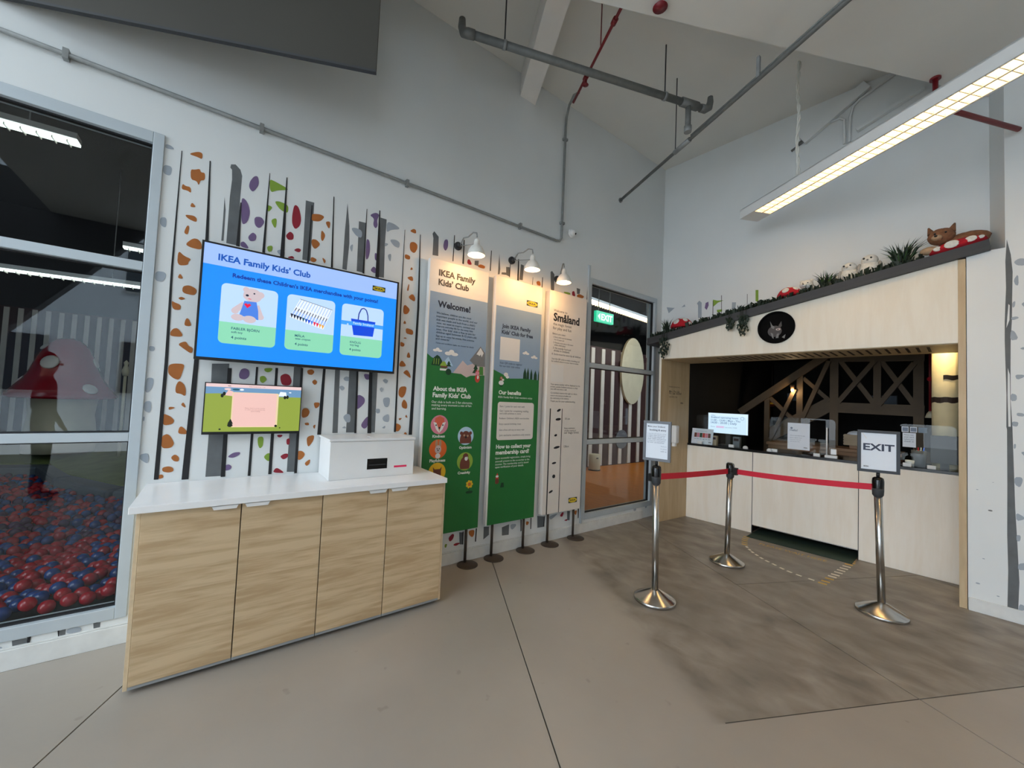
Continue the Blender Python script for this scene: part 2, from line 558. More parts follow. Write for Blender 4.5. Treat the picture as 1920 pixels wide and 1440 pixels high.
def glyphs(s, bold=0.0):
    key = (s, bold)
    if key in GLY: return GLY[key]
    cu = bpy.data.curves.new('glyphs', 'FONT')
    cu.body = s; cu.size = 1.0; cu.resolution_u = 2; cu.offset = bold; cu.fill_mode = 'FRONT'
    ob = bpy.data.objects.new('glyphs', cu); COL.objects.link(ob)
    dg = bpy.context.evaluated_depsgraph_get()
    me = bpy.data.meshes.new_from_object(ob.evaluated_get(dg))
    vs = [(v.co.x, v.co.y) for v in me.vertices]
    fs = []
    for p in me.polygons:
        q = list(p.vertices)
        fs.append(tuple(q if area2([vs[i] for i in q]) > 0 else q[::-1]))
    x0 = min(v[0] for v in vs); x1 = max(v[0] for v in vs)
    vs = [(x - x0, y) for x, y in vs]
    res = (vs, fs, x1 - x0, 0.72)
    bpy.data.objects.remove(ob); bpy.data.curves.remove(cu); bpy.data.meshes.remove(me)
    GLY[key] = res
    return res
def logo(pr, x0, y0, x1, y1):
    """blue-black plate, yellow oval and four letters"""
    pr.rect('logo_blue', x0, y0, x1, y1)
    pr.poly('logo_yellow', circ((x0 + x1) / 2, (y0 + y1) / 2, (x1 - x0) * .47, (y1 - y0) * .44))
    w = x1 - x0; h = y1 - y0
    pr.text('logo_blue', 'IKEA', (x0 + w * .17, y0 + h * .32), (x0 + w * .83, y0 + h * .32), .03, h * .38)
def soften(p, t=.22):
    out = []
    for i in range(len(p)):
        a, b = p[i], p[(i + 1) % len(p)]
        out += [(a[0] + (b[0] - a[0]) * t, a[1] + (b[1] - a[1]) * t), (a[0] + (b[0] - a[0]) * (1 - t), a[1] + (b[1] - a[1]) * (1 - t))]
    return out
def clip(poly, nx, ny, c):
    out = []
    for i in range(len(poly)):
        a, b = poly[i], poly[(i + 1) % len(poly)]
        da, db = a[0] * nx + a[1] * ny - c, b[0] * nx + b[1] * ny - c
        if da >= 0: out.append(a)
        if da * db < 0:
            t = da / (da - db); out.append((a[0] + (b[0] - a[0]) * t, a[1] + (b[1] - a[1]) * t))
    return out
# ------------------------------------------------------------------ traced mural outlines and lettering positions, metres on their walls
MURAL_LEFT=[('trunk',[(-0.024,2.985),(-0.0,2.994),(0.028,2.969),(0.04,2.931),(0.038,2.759),(0.046,2.455),(-0.019,2.455),(-0.018,2.77),(-0.013,2.886),(-0.017,2.951),(-0.027,2.962)]),
('trunk',[(-0.046,2.757),(-0.035,2.674),(-0.034,2.466),(-0.046,2.463),(-0.045,2.611)]),
('trunk',[(0.427,2.896),(0.483,2.898),(0.481,2.457),(0.429,2.457)]),
('trunk',[(0.713,2.973),(0.736,2.801),(0.744,2.663),(0.736,2.451),(0.704,2.453),(0.706,2.75)]),
('trunk',[(0.805,2.858),(0.861,2.861),(0.863,2.459),(0.81,2.461)]),
('trunk',[(0.97,2.94),(1.021,2.94),(1.018,2.738),(1.025,2.456),(0.974,2.452),(0.975,2.726)]),
('trunk',[(1.43,2.94),(1.445,2.967),(1.49,2.929),(1.495,2.757),(1.44,2.751),(1.44,2.903)]),
('trunk',[(-0.047,1.655),(0.044,1.663),(0.05,1.195),(0.054,0.927),(-0.038,0.928),(-0.037,1.197)]),
('trunk',[(0.421,1.673),(0.472,1.678),(0.473,0.922),(0.418,0.926)]),
('trunk',[(0.696,1.688),(0.731,1.691),(0.742,1.196),(0.704,1.196)]),
('trunk',[(0.799,1.68),(0.863,1.685),(0.872,1.198),(0.802,1.199)]),
('trunk',[(0.972,1.693),(1.018,1.697),(1.022,1.196),(0.983,1.196)]),
('trunk',[(2.149,2.948),(2.168,2.798),(2.163,2.743),(2.142,2.738)]),
('trunk',[(2.238,2.836),(2.282,2.843),(2.287,2.747),(2.243,2.755)]),
('trunk',[(2.424,2.908),(2.463,2.905),(2.455,2.747),(2.409,2.743)]),
('trunk',[(2.835,2.922),(2.856,2.939),(2.893,2.909),(2.898,2.731),(2.85,2.722)]),
('trunk',[(2.187,2.769),(2.241,2.779),(2.243,2.755),(2.185,2.748)]),
('trunk',[(3.247,2.83),(3.306,2.828),(3.299,2.771),(3.255,2.762)]),
('trunk',[(1.872,2.808),(1.917,2.819),(1.914,2.766),(1.871,2.768)]),
('trunk',[(1.842,0.27),(1.884,0.263),(1.89,0.152),(1.852,0.159)]),
('trunk',[(2.108,0.28),(2.169,0.271),(2.173,0.193),(2.11,0.158)]),
('trunk',[(2.323,0.239),(2.412,0.257),(2.412,0.153),(2.328,0.159)]),
('trunk',[(2.781,0.289),(2.879,0.267),(2.879,0.16),(2.788,0.162)]),
('trunk',[(3.222,0.282),(3.267,0.276),(3.266,0.172),(3.227,0.178)]),
('trunk',[(-0.785,0.145),(-0.735,0.143),(-0.729,0.072),(-0.782,0.063)]),
('trunk',[(-0.619,0.145),(-0.595,0.148),(-0.596,0.116),(-0.567,0.1),(-0.566,0.071),(-0.615,0.069)]),
('trunk',[(-0.491,0.149),(-0.462,0.144),(-0.462,0.067),(-0.488,0.068)]),
('trunk',[(3.54,0.196),(3.625,0.19),(3.633,0.1),(3.552,0.109)]),
('trunk',[(3.823,0.189),(3.873,0.185),(3.869,0.092),(3.828,0.098)]),
('trunk',[(4.172,0.187),(4.252,0.188),(4.252,0.109),(4.184,0.119)]),
('trunk',[(4.595,0.192),(4.644,0.191),(4.644,0.097),(4.599,0.103)]),
('orange',[(-0.244,2.965),(-0.196,3.0),(-0.173,2.998),(-0.173,2.957),(-0.194,2.963)]),
('orange',[(-0.226,2.872),(-0.206,2.877),(-0.181,2.893),(-0.175,2.872),(-0.154,2.877),(-0.152,2.828),(-0.174,2.82),(-0.181,2.782),(-0.191,2.808),(-0.222,2.808)]),
('orange',[(-0.263,2.73),(-0.259,2.768),(-0.243,2.757),(-0.219,2.76),(-0.214,2.721),(-0.233,2.732)]),
('orange',[(-0.216,2.632),(-0.207,2.668),(-0.184,2.64)]),
('orange',[(-0.239,2.576),(-0.194,2.584),(-0.177,2.572),(-0.177,2.544),(-0.218,2.554)]),
('orange',[(-0.236,2.46),(-0.222,2.513),(-0.21,2.511),(-0.214,2.452)]),
('orange',[(-0.225,2.392),(-0.189,2.439),(-0.163,2.441),(-0.144,2.418),(-0.141,2.375),(-0.199,2.377)]),
('orange',[(-0.255,2.249),(-0.255,2.345),(-0.225,2.316),(-0.188,2.305),(-0.202,2.285),(-0.203,2.262)]),
('orange',[(0.467,2.809),(0.526,2.825),(0.56,2.815),(0.529,2.768),(0.47,2.757)]),
('orange',[(0.562,2.779),(0.602,2.794),(0.596,2.724)]),
('orange',[(0.541,2.715),(0.574,2.68),(0.556,2.624),(0.541,2.64)]),
('orange',[(0.48,2.623),(0.513,2.629),(0.544,2.601),(0.508,2.551),(0.483,2.577)]),
('orange',[(0.485,2.495),(0.527,2.482),(0.511,2.455),(0.481,2.457)]),
('orange',[(0.556,2.509),(0.587,2.49),(0.577,2.457)]),
('pale',[(-0.353,2.982),(-0.328,2.984),(-0.306,2.965),(-0.352,2.954)]),
('pale',[(-0.356,2.852),(-0.312,2.855),(-0.317,2.791),(-0.354,2.797)]),
('pale',[(-0.35,2.523),(-0.32,2.533),(-0.318,2.464),(-0.348,2.477)]),
('pale',[(0.265,2.48),(0.297,2.498),(0.317,2.487),(0.316,2.448),(0.283,2.456)]),
('purple',[(0.107,2.956),(0.129,2.962),(0.138,2.906),(0.106,2.839),(0.081,2.866),(0.084,2.91)]),
('purple',[(0.044,2.782),(0.066,2.781),(0.088,2.745),(0.099,2.694),(0.088,2.628),(0.062,2.602),(0.051,2.641)]),
('purple',[(0.123,2.676),(0.163,2.689),(0.186,2.659),(0.158,2.603),(0.129,2.619)]),
('purple',[(0.094,2.529),(0.121,2.571),(0.145,2.553),(0.14,2.514),(0.108,2.502)]),
('purple',[(0.057,2.482),(0.078,2.494),(0.111,2.448),(0.058,2.452)]),
('green',[(0.194,2.968),(0.227,2.964),(0.327,2.936),(0.246,2.907),(0.205,2.873)]),
('green',[(0.184,2.784),(0.229,2.78),(0.2,2.729)]),
('green',[(0.232,2.822),(0.264,2.833),(0.32,2.823),(0.32,2.762),(0.27,2.774)]),
('green',[(0.216,2.684),(0.257,2.713),(0.252,2.622)]),
('green',[(0.206,2.495),(0.242,2.511),(0.239,2.467),(0.216,2.457)]),
('red',[(0.355,2.842),(0.384,2.835),(0.406,2.753),(0.4,2.696),(0.371,2.661),(0.349,2.696),(0.346,2.76)]),
('red',[(0.313,2.601),(0.341,2.642),(0.365,2.623),(0.364,2.584),(0.331,2.574)]),
('red',[(0.368,2.51),(0.395,2.534),(0.42,2.527),(0.406,2.501)]),
('red',[(0.328,2.445),(0.365,2.47),(0.383,2.449)]),
('pale',[(0.747,2.783),(0.779,2.8),(0.834,2.791),(0.834,2.73),(0.793,2.733)]),
('pale',[(0.745,2.638),(0.773,2.671),(0.768,2.592)]),
('pale',[(1.022,2.925),(1.089,2.923),(1.144,2.894),(1.062,2.866),(1.024,2.829)]),
('pale',[(1.052,2.781),(1.104,2.796),(1.143,2.78),(1.138,2.73),(1.092,2.736)]),
('pale',[(1.014,2.744),(1.051,2.743),(1.019,2.709)]),
('pale',[(1.041,2.648),(1.077,2.672),(1.071,2.588)]),
('purple',[(0.882,2.932),(0.929,2.969),(0.962,2.961),(0.943,2.908),(0.953,2.867),(0.936,2.836),(0.914,2.862),(0.921,2.916)]),
('purple',[(0.868,2.736),(0.893,2.733),(0.904,2.656),(0.894,2.581),(0.871,2.565)]),
('purple',[(0.94,2.64),(0.958,2.641),(0.962,2.576),(0.943,2.586)]),
('purple',[(0.91,2.488),(0.939,2.534),(0.966,2.504),(0.957,2.473)]),
('purple',[(1.548,2.921),(1.583,2.931),(1.587,2.862),(1.563,2.815),(1.536,2.849)]),
('orange',[(1.218,2.901),(1.256,2.934),(1.277,2.926),(1.279,2.892)]),
('orange',[(1.227,2.804),(1.262,2.821),(1.295,2.807),(1.298,2.769),(1.272,2.719),(1.231,2.739)]),
('orange',[(1.189,2.697),(1.238,2.691),(1.236,2.656),(1.19,2.656)]),
('orange',[(1.241,2.569),(1.253,2.602),(1.27,2.58)]),
('orange',[(1.217,2.502),(1.267,2.525),(1.277,2.481),(1.245,2.482)]),
('orange',[(1.223,2.389),(1.235,2.449),(1.243,2.447),(1.239,2.388)]),
('orange',[(1.234,2.334),(1.275,2.375),(1.303,2.343),(1.299,2.304)]),
('orange',[(1.202,2.185),(1.204,2.276),(1.263,2.236),(1.243,2.192)]),
('orange',[(1.206,2.103),(1.219,2.138),(1.236,2.108)]),
('orange',[(1.231,2.063),(1.245,2.073),(1.299,2.062),(1.298,2.021),(1.237,2.024)]),
('orange',[(1.213,1.981),(1.231,1.994),(1.25,1.982)]),
('orange',[(-0.249,2.17),(-0.238,2.205),(-0.218,2.171)]),
('orange',[(-0.221,2.125),(-0.189,2.139),(-0.153,2.122),(-0.151,2.097),(-0.164,2.077),(-0.22,2.083)]),
('orange',[(-0.239,2.046),(-0.223,2.059),(-0.201,2.05),(-0.222,2.036)]),
('orange',[(-0.268,2.026),(-0.25,2.016),(-0.222,2.007),(-0.222,1.973),(-0.26,1.972)]),
('orange',[(-0.2,1.882),(-0.194,1.925),(-0.181,1.93),(-0.163,1.887),(-0.178,1.878)]),
('orange',[(-0.262,1.831),(-0.249,1.855),(-0.228,1.861),(-0.2,1.82),(-0.212,1.807),(-0.261,1.806)]),
('orange',[(-0.224,1.761),(-0.185,1.786),(-0.171,1.756),(-0.146,1.745),(-0.152,1.705),(-0.195,1.737)]),
('pale',[(-0.351,2.191),(-0.31,2.195),(-0.299,2.175),(-0.315,2.13),(-0.351,2.133)]),
('pale',[(-0.354,1.735),(-0.326,1.733),(-0.326,1.706),(-0.35,1.703)]),
('orange',[(-0.254,1.631),(-0.227,1.64),(-0.183,1.64),(-0.186,1.607),(-0.2,1.539),(-0.226,1.544),(-0.255,1.571),(-0.259,1.607)]),
('orange',[(-0.217,1.502),(-0.203,1.536),(-0.178,1.516),(-0.166,1.481),(-0.167,1.437),(-0.188,1.453),(-0.216,1.457)]),
('orange',[(-0.242,1.373),(-0.206,1.368),(-0.241,1.35)]),
('orange',[(-0.187,1.384),(-0.174,1.405),(-0.158,1.363)]),
('orange',[(-0.269,1.332),(-0.23,1.314),(-0.21,1.288),(-0.218,1.264),(-0.265,1.256)]),
('orange',[(-0.19,1.205),(-0.185,1.246),(-0.172,1.252),(-0.142,1.216),(-0.143,1.201)]),
('orange',[(-0.265,1.188),(-0.242,1.207),(-0.223,1.193),(-0.201,1.145),(-0.216,1.118),(-0.262,1.118)]),
('orange',[(-0.215,1.06),(-0.196,1.081),(-0.174,1.061),(-0.175,1.033),(-0.198,1.036)]),
('orange',[(-0.25,1.001),(-0.221,1.009),(-0.198,0.997),(-0.196,0.974),(-0.219,0.968),(-0.248,0.977)]),
('orange',[(-0.265,0.958),(-0.245,0.96),(-0.239,0.939),(-0.263,0.932)]),
('pale',[(-0.351,1.544),(-0.319,1.543),(-0.322,1.491),(-0.337,1.454),(-0.357,1.457)]),
('pale',[(-0.355,1.399),(-0.324,1.406),(-0.32,1.351),(-0.328,1.331),(-0.357,1.35)]),
('pale',[(-0.356,1.31),(-0.346,1.31),(-0.346,1.283),(-0.357,1.285)]),
('pale',[(-0.352,1.087),(-0.316,1.094),(-0.312,1.023),(-0.356,1.059)]),
('purple',[(0.099,1.594),(0.109,1.632),(0.133,1.641),(0.156,1.628),(0.158,1.587),(0.137,1.563),(0.106,1.568)]),
('purple',[(0.067,1.049),(0.099,1.077),(0.138,1.079),(0.136,1.061),(0.101,1.04)]),
('purple',[(0.056,0.992),(0.079,1.002),(0.098,0.986),(0.09,0.964),(0.058,0.959)]),
('purple',[(0.905,1.662),(0.966,1.657),(0.959,1.617),(0.925,1.614)]),
('purple',[(0.864,1.484),(0.889,1.494),(0.928,1.469),(0.93,1.434),(0.903,1.398),(0.87,1.373)]),
('purple',[(0.906,1.254),(0.942,1.311),(0.967,1.329),(0.963,1.241),(0.934,1.223)]),
('green',[(0.241,1.65),(0.293,1.655),(0.284,1.631),(0.262,1.62),(0.242,1.631)]),
('green',[(0.218,1.591),(0.244,1.598),(0.262,1.571),(0.24,1.543),(0.22,1.557)]),
('green',[(0.229,1.177),(0.265,1.18),(0.265,1.115),(0.247,1.095),(0.234,1.124)]),
('green',[(0.27,1.039),(0.294,1.065),(0.318,1.06),(0.32,1.013),(0.298,1.007)]),
('red',[(0.34,1.604),(0.369,1.623),(0.398,1.612),(0.414,1.569),(0.402,1.537),(0.354,1.538),(0.342,1.572)]),
('red',[(0.343,1.19),(0.381,1.189),(0.368,1.17),(0.348,1.173)]),
('red',[(0.402,1.158),(0.424,1.165),(0.425,1.118),(0.406,1.118)]),
('red',[(0.369,1.038),(0.395,1.056),(0.42,1.055),(0.418,1.027),(0.391,1.013)]),
('red',[(0.332,0.928),(0.344,0.954),(0.36,0.959),(0.399,0.927),(0.396,0.919)]),
('orange',[(0.506,1.656),(0.538,1.667),(0.558,1.648),(0.541,1.622),(0.511,1.628)]),
('orange',[(0.54,1.573),(0.561,1.595),(0.581,1.575),(0.564,1.547)]),
('orange',[(0.56,1.423),(0.605,1.424),(0.602,1.395),(0.577,1.374)]),
('orange',[(0.489,1.376),(0.525,1.381),(0.543,1.353),(0.529,1.316),(0.49,1.306)]),
('orange',[(0.51,1.272),(0.539,1.276),(0.543,1.255),(0.518,1.255)]),
('orange',[(0.566,1.251),(0.587,1.263),(0.579,1.223)]),
('orange',[(0.53,1.171),(0.581,1.186),(0.579,1.145),(0.549,1.097),(0.537,1.114)]),
('orange',[(0.478,1.072),(0.507,1.071),(0.53,1.046),(0.51,1.011),(0.481,1.003)]),
('orange',[(0.526,0.982),(0.565,1.012),(0.563,0.975),(0.542,0.957)]),
('pale',[(0.758,1.616),(0.781,1.631),(0.802,1.624),(0.8,1.593),(0.767,1.596)]),
('pale',[(0.73,1.546),(0.753,1.56),(0.777,1.54),(0.755,1.514)]),
('pale',[(0.771,1.318),(0.797,1.344),(0.827,1.336),(0.83,1.276),(0.797,1.276)]),
('pale',[(0.767,1.233),(0.791,1.25),(0.804,1.229)]),
('pale',[(1.057,1.618),(1.083,1.634),(1.11,1.617),(1.09,1.589)]),
('pale',[(1.038,1.545),(1.055,1.564),(1.074,1.547),(1.058,1.517)]),
('pale',[(1.067,1.474),(1.133,1.484),(1.124,1.403),(1.087,1.401)]),
('pale',[(1.012,1.383),(1.052,1.388),(1.054,1.352),(1.027,1.347)]),
('pale',[(1.075,1.321),(1.131,1.351),(1.136,1.276),(1.085,1.285)]),
('pale',[(1.074,1.231),(1.105,1.253),(1.102,1.226)]),
('orange',[(1.236,2.043),(1.3,2.059),(1.298,2.02),(1.258,2.022)]),
('orange',[(1.191,1.954),(1.231,1.938),(1.222,1.91),(1.192,1.913)]),
('orange',[(1.251,1.823),(1.26,1.865),(1.274,1.87),(1.288,1.823)]),
('orange',[(1.193,1.769),(1.214,1.799),(1.251,1.761),(1.245,1.746),(1.194,1.742)]),
('orange',[(1.227,1.693),(1.261,1.724),(1.291,1.688),(1.301,1.647),(1.252,1.678)]),
('orange',[(1.197,1.538),(1.212,1.576),(1.268,1.581),(1.261,1.52),(1.235,1.478),(1.202,1.497)]),
('orange',[(1.23,1.437),(1.249,1.475),(1.28,1.438),(1.281,1.387),(1.236,1.399)]),
('orange',[(1.209,1.311),(1.244,1.314),(1.221,1.29)]),
('orange',[(1.265,1.325),(1.278,1.345),(1.291,1.311)]),
('orange',[(1.187,1.273),(1.23,1.256),(1.238,1.233),(1.219,1.202),(1.188,1.203)]),
('orange',[(1.259,1.181),(1.279,1.198),(1.295,1.174)]),
('orange',[(1.907,2.771),(1.939,2.79),(1.993,2.783),(1.981,2.754),(1.914,2.755)]),
('red',[(1.794,2.8),(1.816,2.808),(1.845,2.761),(1.81,2.753),(1.79,2.765)]),
('orange',[(2.635,2.774),(2.688,2.792),(2.703,2.737),(2.649,2.738)]),
('red',[(3.172,2.773),(3.21,2.788),(3.233,2.723),(3.175,2.726)]),
('orange',[(3.251,2.747),(3.289,2.769),(3.379,2.758),(3.351,2.725),(3.262,2.715)]),
('green',[(3.042,2.747),(3.145,2.754),(3.151,2.728),(3.048,2.728)]),
('red',[(1.732,0.238),(1.771,0.271),(1.792,0.257),(1.778,0.216),(1.746,0.2)]),
('red',[(1.781,0.165),(1.809,0.181),(1.864,0.172),(1.815,0.151)]),
('red',[(3.106,0.24),(3.141,0.279),(3.172,0.275),(3.15,0.225)]),
('red',[(3.171,0.182),(3.226,0.196),(3.228,0.169)]),
('orange',[(1.94,0.269),(2.005,0.27),(2.004,0.221),(1.983,0.199),(1.946,0.231)]),
('orange',[(2.629,0.257),(2.673,0.242),(2.653,0.212),(2.629,0.216)]),
('orange',[(3.325,0.264),(3.384,0.274),(3.367,0.212),(3.34,0.234)]),
('pale',[(2.427,0.255),(2.499,0.248),(2.5,0.227),(2.455,0.194),(2.429,0.214)]),
('pale',[(2.943,0.262),(3.086,0.278),(3.027,0.242),(2.969,0.216)]),
('green',[(1.699,0.187),(1.723,0.19),(1.716,0.155),(1.699,0.159)]),
('pale',[(-0.593,0.147),(-0.542,0.147),(-0.53,0.103),(-0.59,0.111)]),
('pale',[(-0.395,0.117),(-0.359,0.11),(-0.356,0.064),(-0.393,0.079)]),
('pale',[(-0.823,0.131),(-0.812,0.12),(-0.822,0.11)]),
('orange',[(3.931,0.186),(3.99,0.183),(4.001,0.127),(3.933,0.137)]),
('pale',[(3.731,0.191),(3.799,0.187),(3.784,0.157),(3.736,0.164)]),
('pale',[(4.307,0.193),(4.38,0.206),(4.357,0.106),(4.3,0.137)]),
('pale',[(4.439,0.147),(4.495,0.163),(4.498,0.111),(4.44,0.118)]),
('pale',[(4.681,0.157),(4.742,0.144),(4.703,0.113)]),
('black',[(2.018,0.279),(2.032,0.277),(2.028,0.153),(2.016,0.156)]),
('black',[(2.688,0.282),(2.701,0.28),(2.701,0.163),(2.69,0.165)]),
('black',[(2.554,0.284),(2.57,0.282),(2.573,0.167),(2.56,0.161)]),
('black',[(3.39,0.292),(3.41,0.289),(3.409,0.179),(3.396,0.172)]),
('black',[(1.877,0.272),(1.888,0.27),(1.889,0.152),(1.88,0.154)]),
('black',[(2.875,0.272),(2.887,0.27),(2.884,0.159),(2.873,0.161)]),
('black',[(-0.733,0.149),(-0.719,0.15),(-0.722,0.072),(-0.732,0.073)]),
('black',[(-0.626,0.151),(-0.619,0.15),(-0.617,0.066),(-0.622,0.068)]),
('black',[(-0.276,2.971),(-0.282,2.236),(-0.277,1.641),(-0.284,0.931),(-0.262,0.931),(-0.261,1.641),(-0.272,2.236),(-0.272,2.971)]),
('black',[(-0.136,2.963),(-0.128,2.465),(-0.138,1.654),(-0.155,0.92),(-0.121,0.92),(-0.114,1.654),(-0.112,2.465),(-0.13,2.963)]),
('black',[(0.041,2.749),(0.034,2.45),(0.054,2.45),(0.047,2.749)]),
('black',[(0.037,1.634),(0.041,0.921),(0.065,0.921),(0.059,1.634)]),
('black',[(0.193,3.009),(0.182,2.445),(0.198,2.445),(0.197,3.009)]),
('black',[(0.193,1.654),(0.188,0.916),(0.204,0.916),(0.205,1.654)]),
('black',[(0.296,3.018),(0.289,2.443),(0.315,2.443),(0.302,3.018)]),
('black',[(0.307,1.657),(0.306,0.918),(0.326,0.918),(0.323,1.657)]),
('black',[(0.466,2.873),(0.46,2.437),(0.472,2.437),(0.472,2.873)]),
('black',[(0.464,1.67),(0.465,0.913),(0.483,0.913),(0.48,1.67)]),
('black',[(0.61,2.988),(0.622,2.445),(0.636,2.445),(0.616,2.988)]),
('black',[(0.612,1.682),(0.6,1.185),(0.626,1.185),(0.63,1.682)]),
('black',[(0.858,2.974),(0.854,2.453),(0.868,2.453),(0.862,2.974)]),
('black',[(0.853,1.681),(0.863,1.193),(0.879,1.193),(0.867,1.681)]),
('black',[(0.957,2.995),(0.955,2.447),(0.985,2.447),(0.965,2.995)]),
('black',[(0.95,1.676),(0.963,1.191),(0.993,1.191),(0.976,1.676)]),
('black',[(1.176,2.9),(1.174,2.222),(1.178,1.197),(1.194,1.197),(1.184,2.222),(1.18,2.9)]),
('black',[(1.314,2.899),(1.324,2.258),(1.306,1.172),(1.336,1.172),(1.342,2.258),(1.32,2.899)]),
('black',[(1.642,2.989),(1.638,2.745),(1.646,2.745),(1.648,2.989)]),
('black',[(1.742,2.973),(1.74,2.746),(1.756,2.746),(1.752,2.973)]),
('black',[(2.049,2.953),(2.046,2.751),(2.056,2.751),(2.057,2.953)]),
('black',[(2.285,2.927),(2.28,2.74),(2.288,2.74),(2.291,2.927)]),
('black',[(2.383,2.953),(2.383,2.731),(2.403,2.731),(2.395,2.953)]),
('black',[(2.587,2.808),(2.583,2.722),(2.589,2.722),(2.591,2.808)]),
('black',[(2.718,2.838),(2.715,2.721),(2.725,2.721),(2.726,2.838)]),
('black',[(3.427,2.919),(3.415,2.725),(3.427,2.725),(3.433,2.919)])]
MURAL_COLUMN=[('trunk',[(3.058,2.923),(3.077,2.796),(3.085,2.658),(3.081,2.449),(3.079,2.283),(3.072,2.118),(3.07,1.911),(3.069,1.654),(3.076,1.46),(3.081,1.133),(3.085,0.852),(3.093,0.597),(3.101,0.302),(3.093,0.066),(3.043,0.061),(3.049,0.368),(3.046,0.637),(3.049,1.018),(3.05,1.436),(3.047,1.458),(3.049,1.705),(3.043,2.12),(3.044,2.277),(3.052,2.538),(3.05,2.75)]),
('white',[(3.063,2.41),(3.069,2.399),(3.067,2.284),(3.052,2.224),(3.058,2.327)]),
('white',[(3.057,1.911),(3.066,1.86),(3.068,1.46),(3.057,1.459),(3.054,1.705)]),
('pale',[(3.089,2.735),(3.115,2.757),(3.14,2.751),(3.177,2.714),(3.139,2.695),(3.105,2.705)]),
('pale',[(3.088,2.594),(3.111,2.639),(3.113,2.547),(3.097,2.551)]),
('pale',[(3.081,2.418),(3.097,2.431),(3.094,2.385),(3.082,2.376)]),
('pale',[(3.074,2.304),(3.102,2.309),(3.115,2.294),(3.08,2.278)]),
('pale',[(3.073,2.206),(3.092,2.193),(3.11,2.13),(3.069,2.123)]),
('pale',[(3.09,1.859),(3.133,1.858),(3.133,1.838),(3.099,1.818)]),
('pale',[(3.07,1.716),(3.098,1.706),(3.098,1.66),(3.069,1.654)]),
('pale',[(3.097,1.569),(3.131,1.565),(3.131,1.54),(3.097,1.543)]),
('pale',[(3.113,2.058),(3.135,2.071),(3.135,2.046)]),
('pale',[(3.122,2.401),(3.144,2.418),(3.143,2.367)]),
('pale',[(3.075,1.501),(3.106,1.498),(3.1,1.462),(3.075,1.465)]),
('pale',[(3.081,1.329),(3.092,1.331),(3.091,1.298),(3.081,1.291)]),
('pale',[(3.083,1.079),(3.117,1.085),(3.123,1.059),(3.109,1.003),(3.083,1.025)]),
('pale',[(3.088,0.815),(3.126,0.792),(3.126,0.771),(3.09,0.751)]),
('pale',[(3.089,0.649),(3.11,0.65),(3.107,0.606),(3.09,0.601)]),
('pale',[(3.096,0.437),(3.135,0.456),(3.135,0.403),(3.095,0.39)]),
('pale',[(3.111,1.273),(3.141,1.277),(3.141,1.228)]),
('pale',[(3.1,0.143),(3.121,0.141),(3.133,0.114),(3.093,0.087)])]
MURAL_UPPER=[('pale',[(0.518,2.885),(0.548,2.916),(0.579,2.885),(0.583,2.681),(0.536,2.687),(0.532,2.856)]),
('pale',[(0.949,2.829),(0.995,2.822),(0.989,2.736),(0.947,2.742)]),
('pale',[(0.097,2.896),(0.214,2.869),(0.129,2.806)]),
('pale',[(0.308,2.864),(0.353,2.898),(0.363,2.865)]),
('purple',[(0.63,2.872),(0.664,2.884),(0.669,2.835),(0.645,2.778),(0.619,2.808)]),
('green',[(0.721,2.901),(0.775,2.879),(0.851,2.871),(0.783,2.852),(0.727,2.809)]),
('green',[(0.769,2.76),(0.833,2.759),(0.834,2.733),(0.778,2.724)]),
('black',[(0.719,2.888),(0.726,2.887),(0.728,2.688),(0.72,2.689)]),
('black',[(0.82,2.94),(0.827,2.939),(0.831,2.691),(0.825,2.692)]),
('black',[(1.116,2.904),(1.121,2.903),(1.123,2.765),(1.118,2.765)]),
('green',[(1.207,2.936),(1.237,2.931),(1.239,2.794),(1.209,2.799)])]

TV_TEXT=[("IKEA Family Kids' Club", 'scr_navy', (-0.053, 2.309), (0.475, 2.312)), ("Redeem these Children's IKEA merchandise with your points!", 'scr_navy2', (0.027, 2.215), (0.959, 2.219)), ('FABLER BJÖRN', 'scr_dark', (0.039, 1.879), (0.192, 1.88)), ('soft toy', 'scr_dark', (0.04, 1.856), (0.101, 1.859)), ('4 points', 'scr_dark', (0.041, 1.82), (0.123, 1.821)), ('MÅLA', 'scr_dark', (0.401, 1.879), (0.462, 1.882)), ('wax crayon', 'scr_dark', (0.403, 1.858), (0.5, 1.864)), ('4 points', 'scr_dark', (0.403, 1.82), (0.485, 1.823)), ('KNÖLIG', 'scr_dark', (0.768, 1.879), (0.847, 1.883)), ('toy bag', 'scr_dark', (0.769, 1.859), (0.834, 1.862)), ('4 points', 'scr_dark', (0.766, 1.824), (0.849, 1.825))]
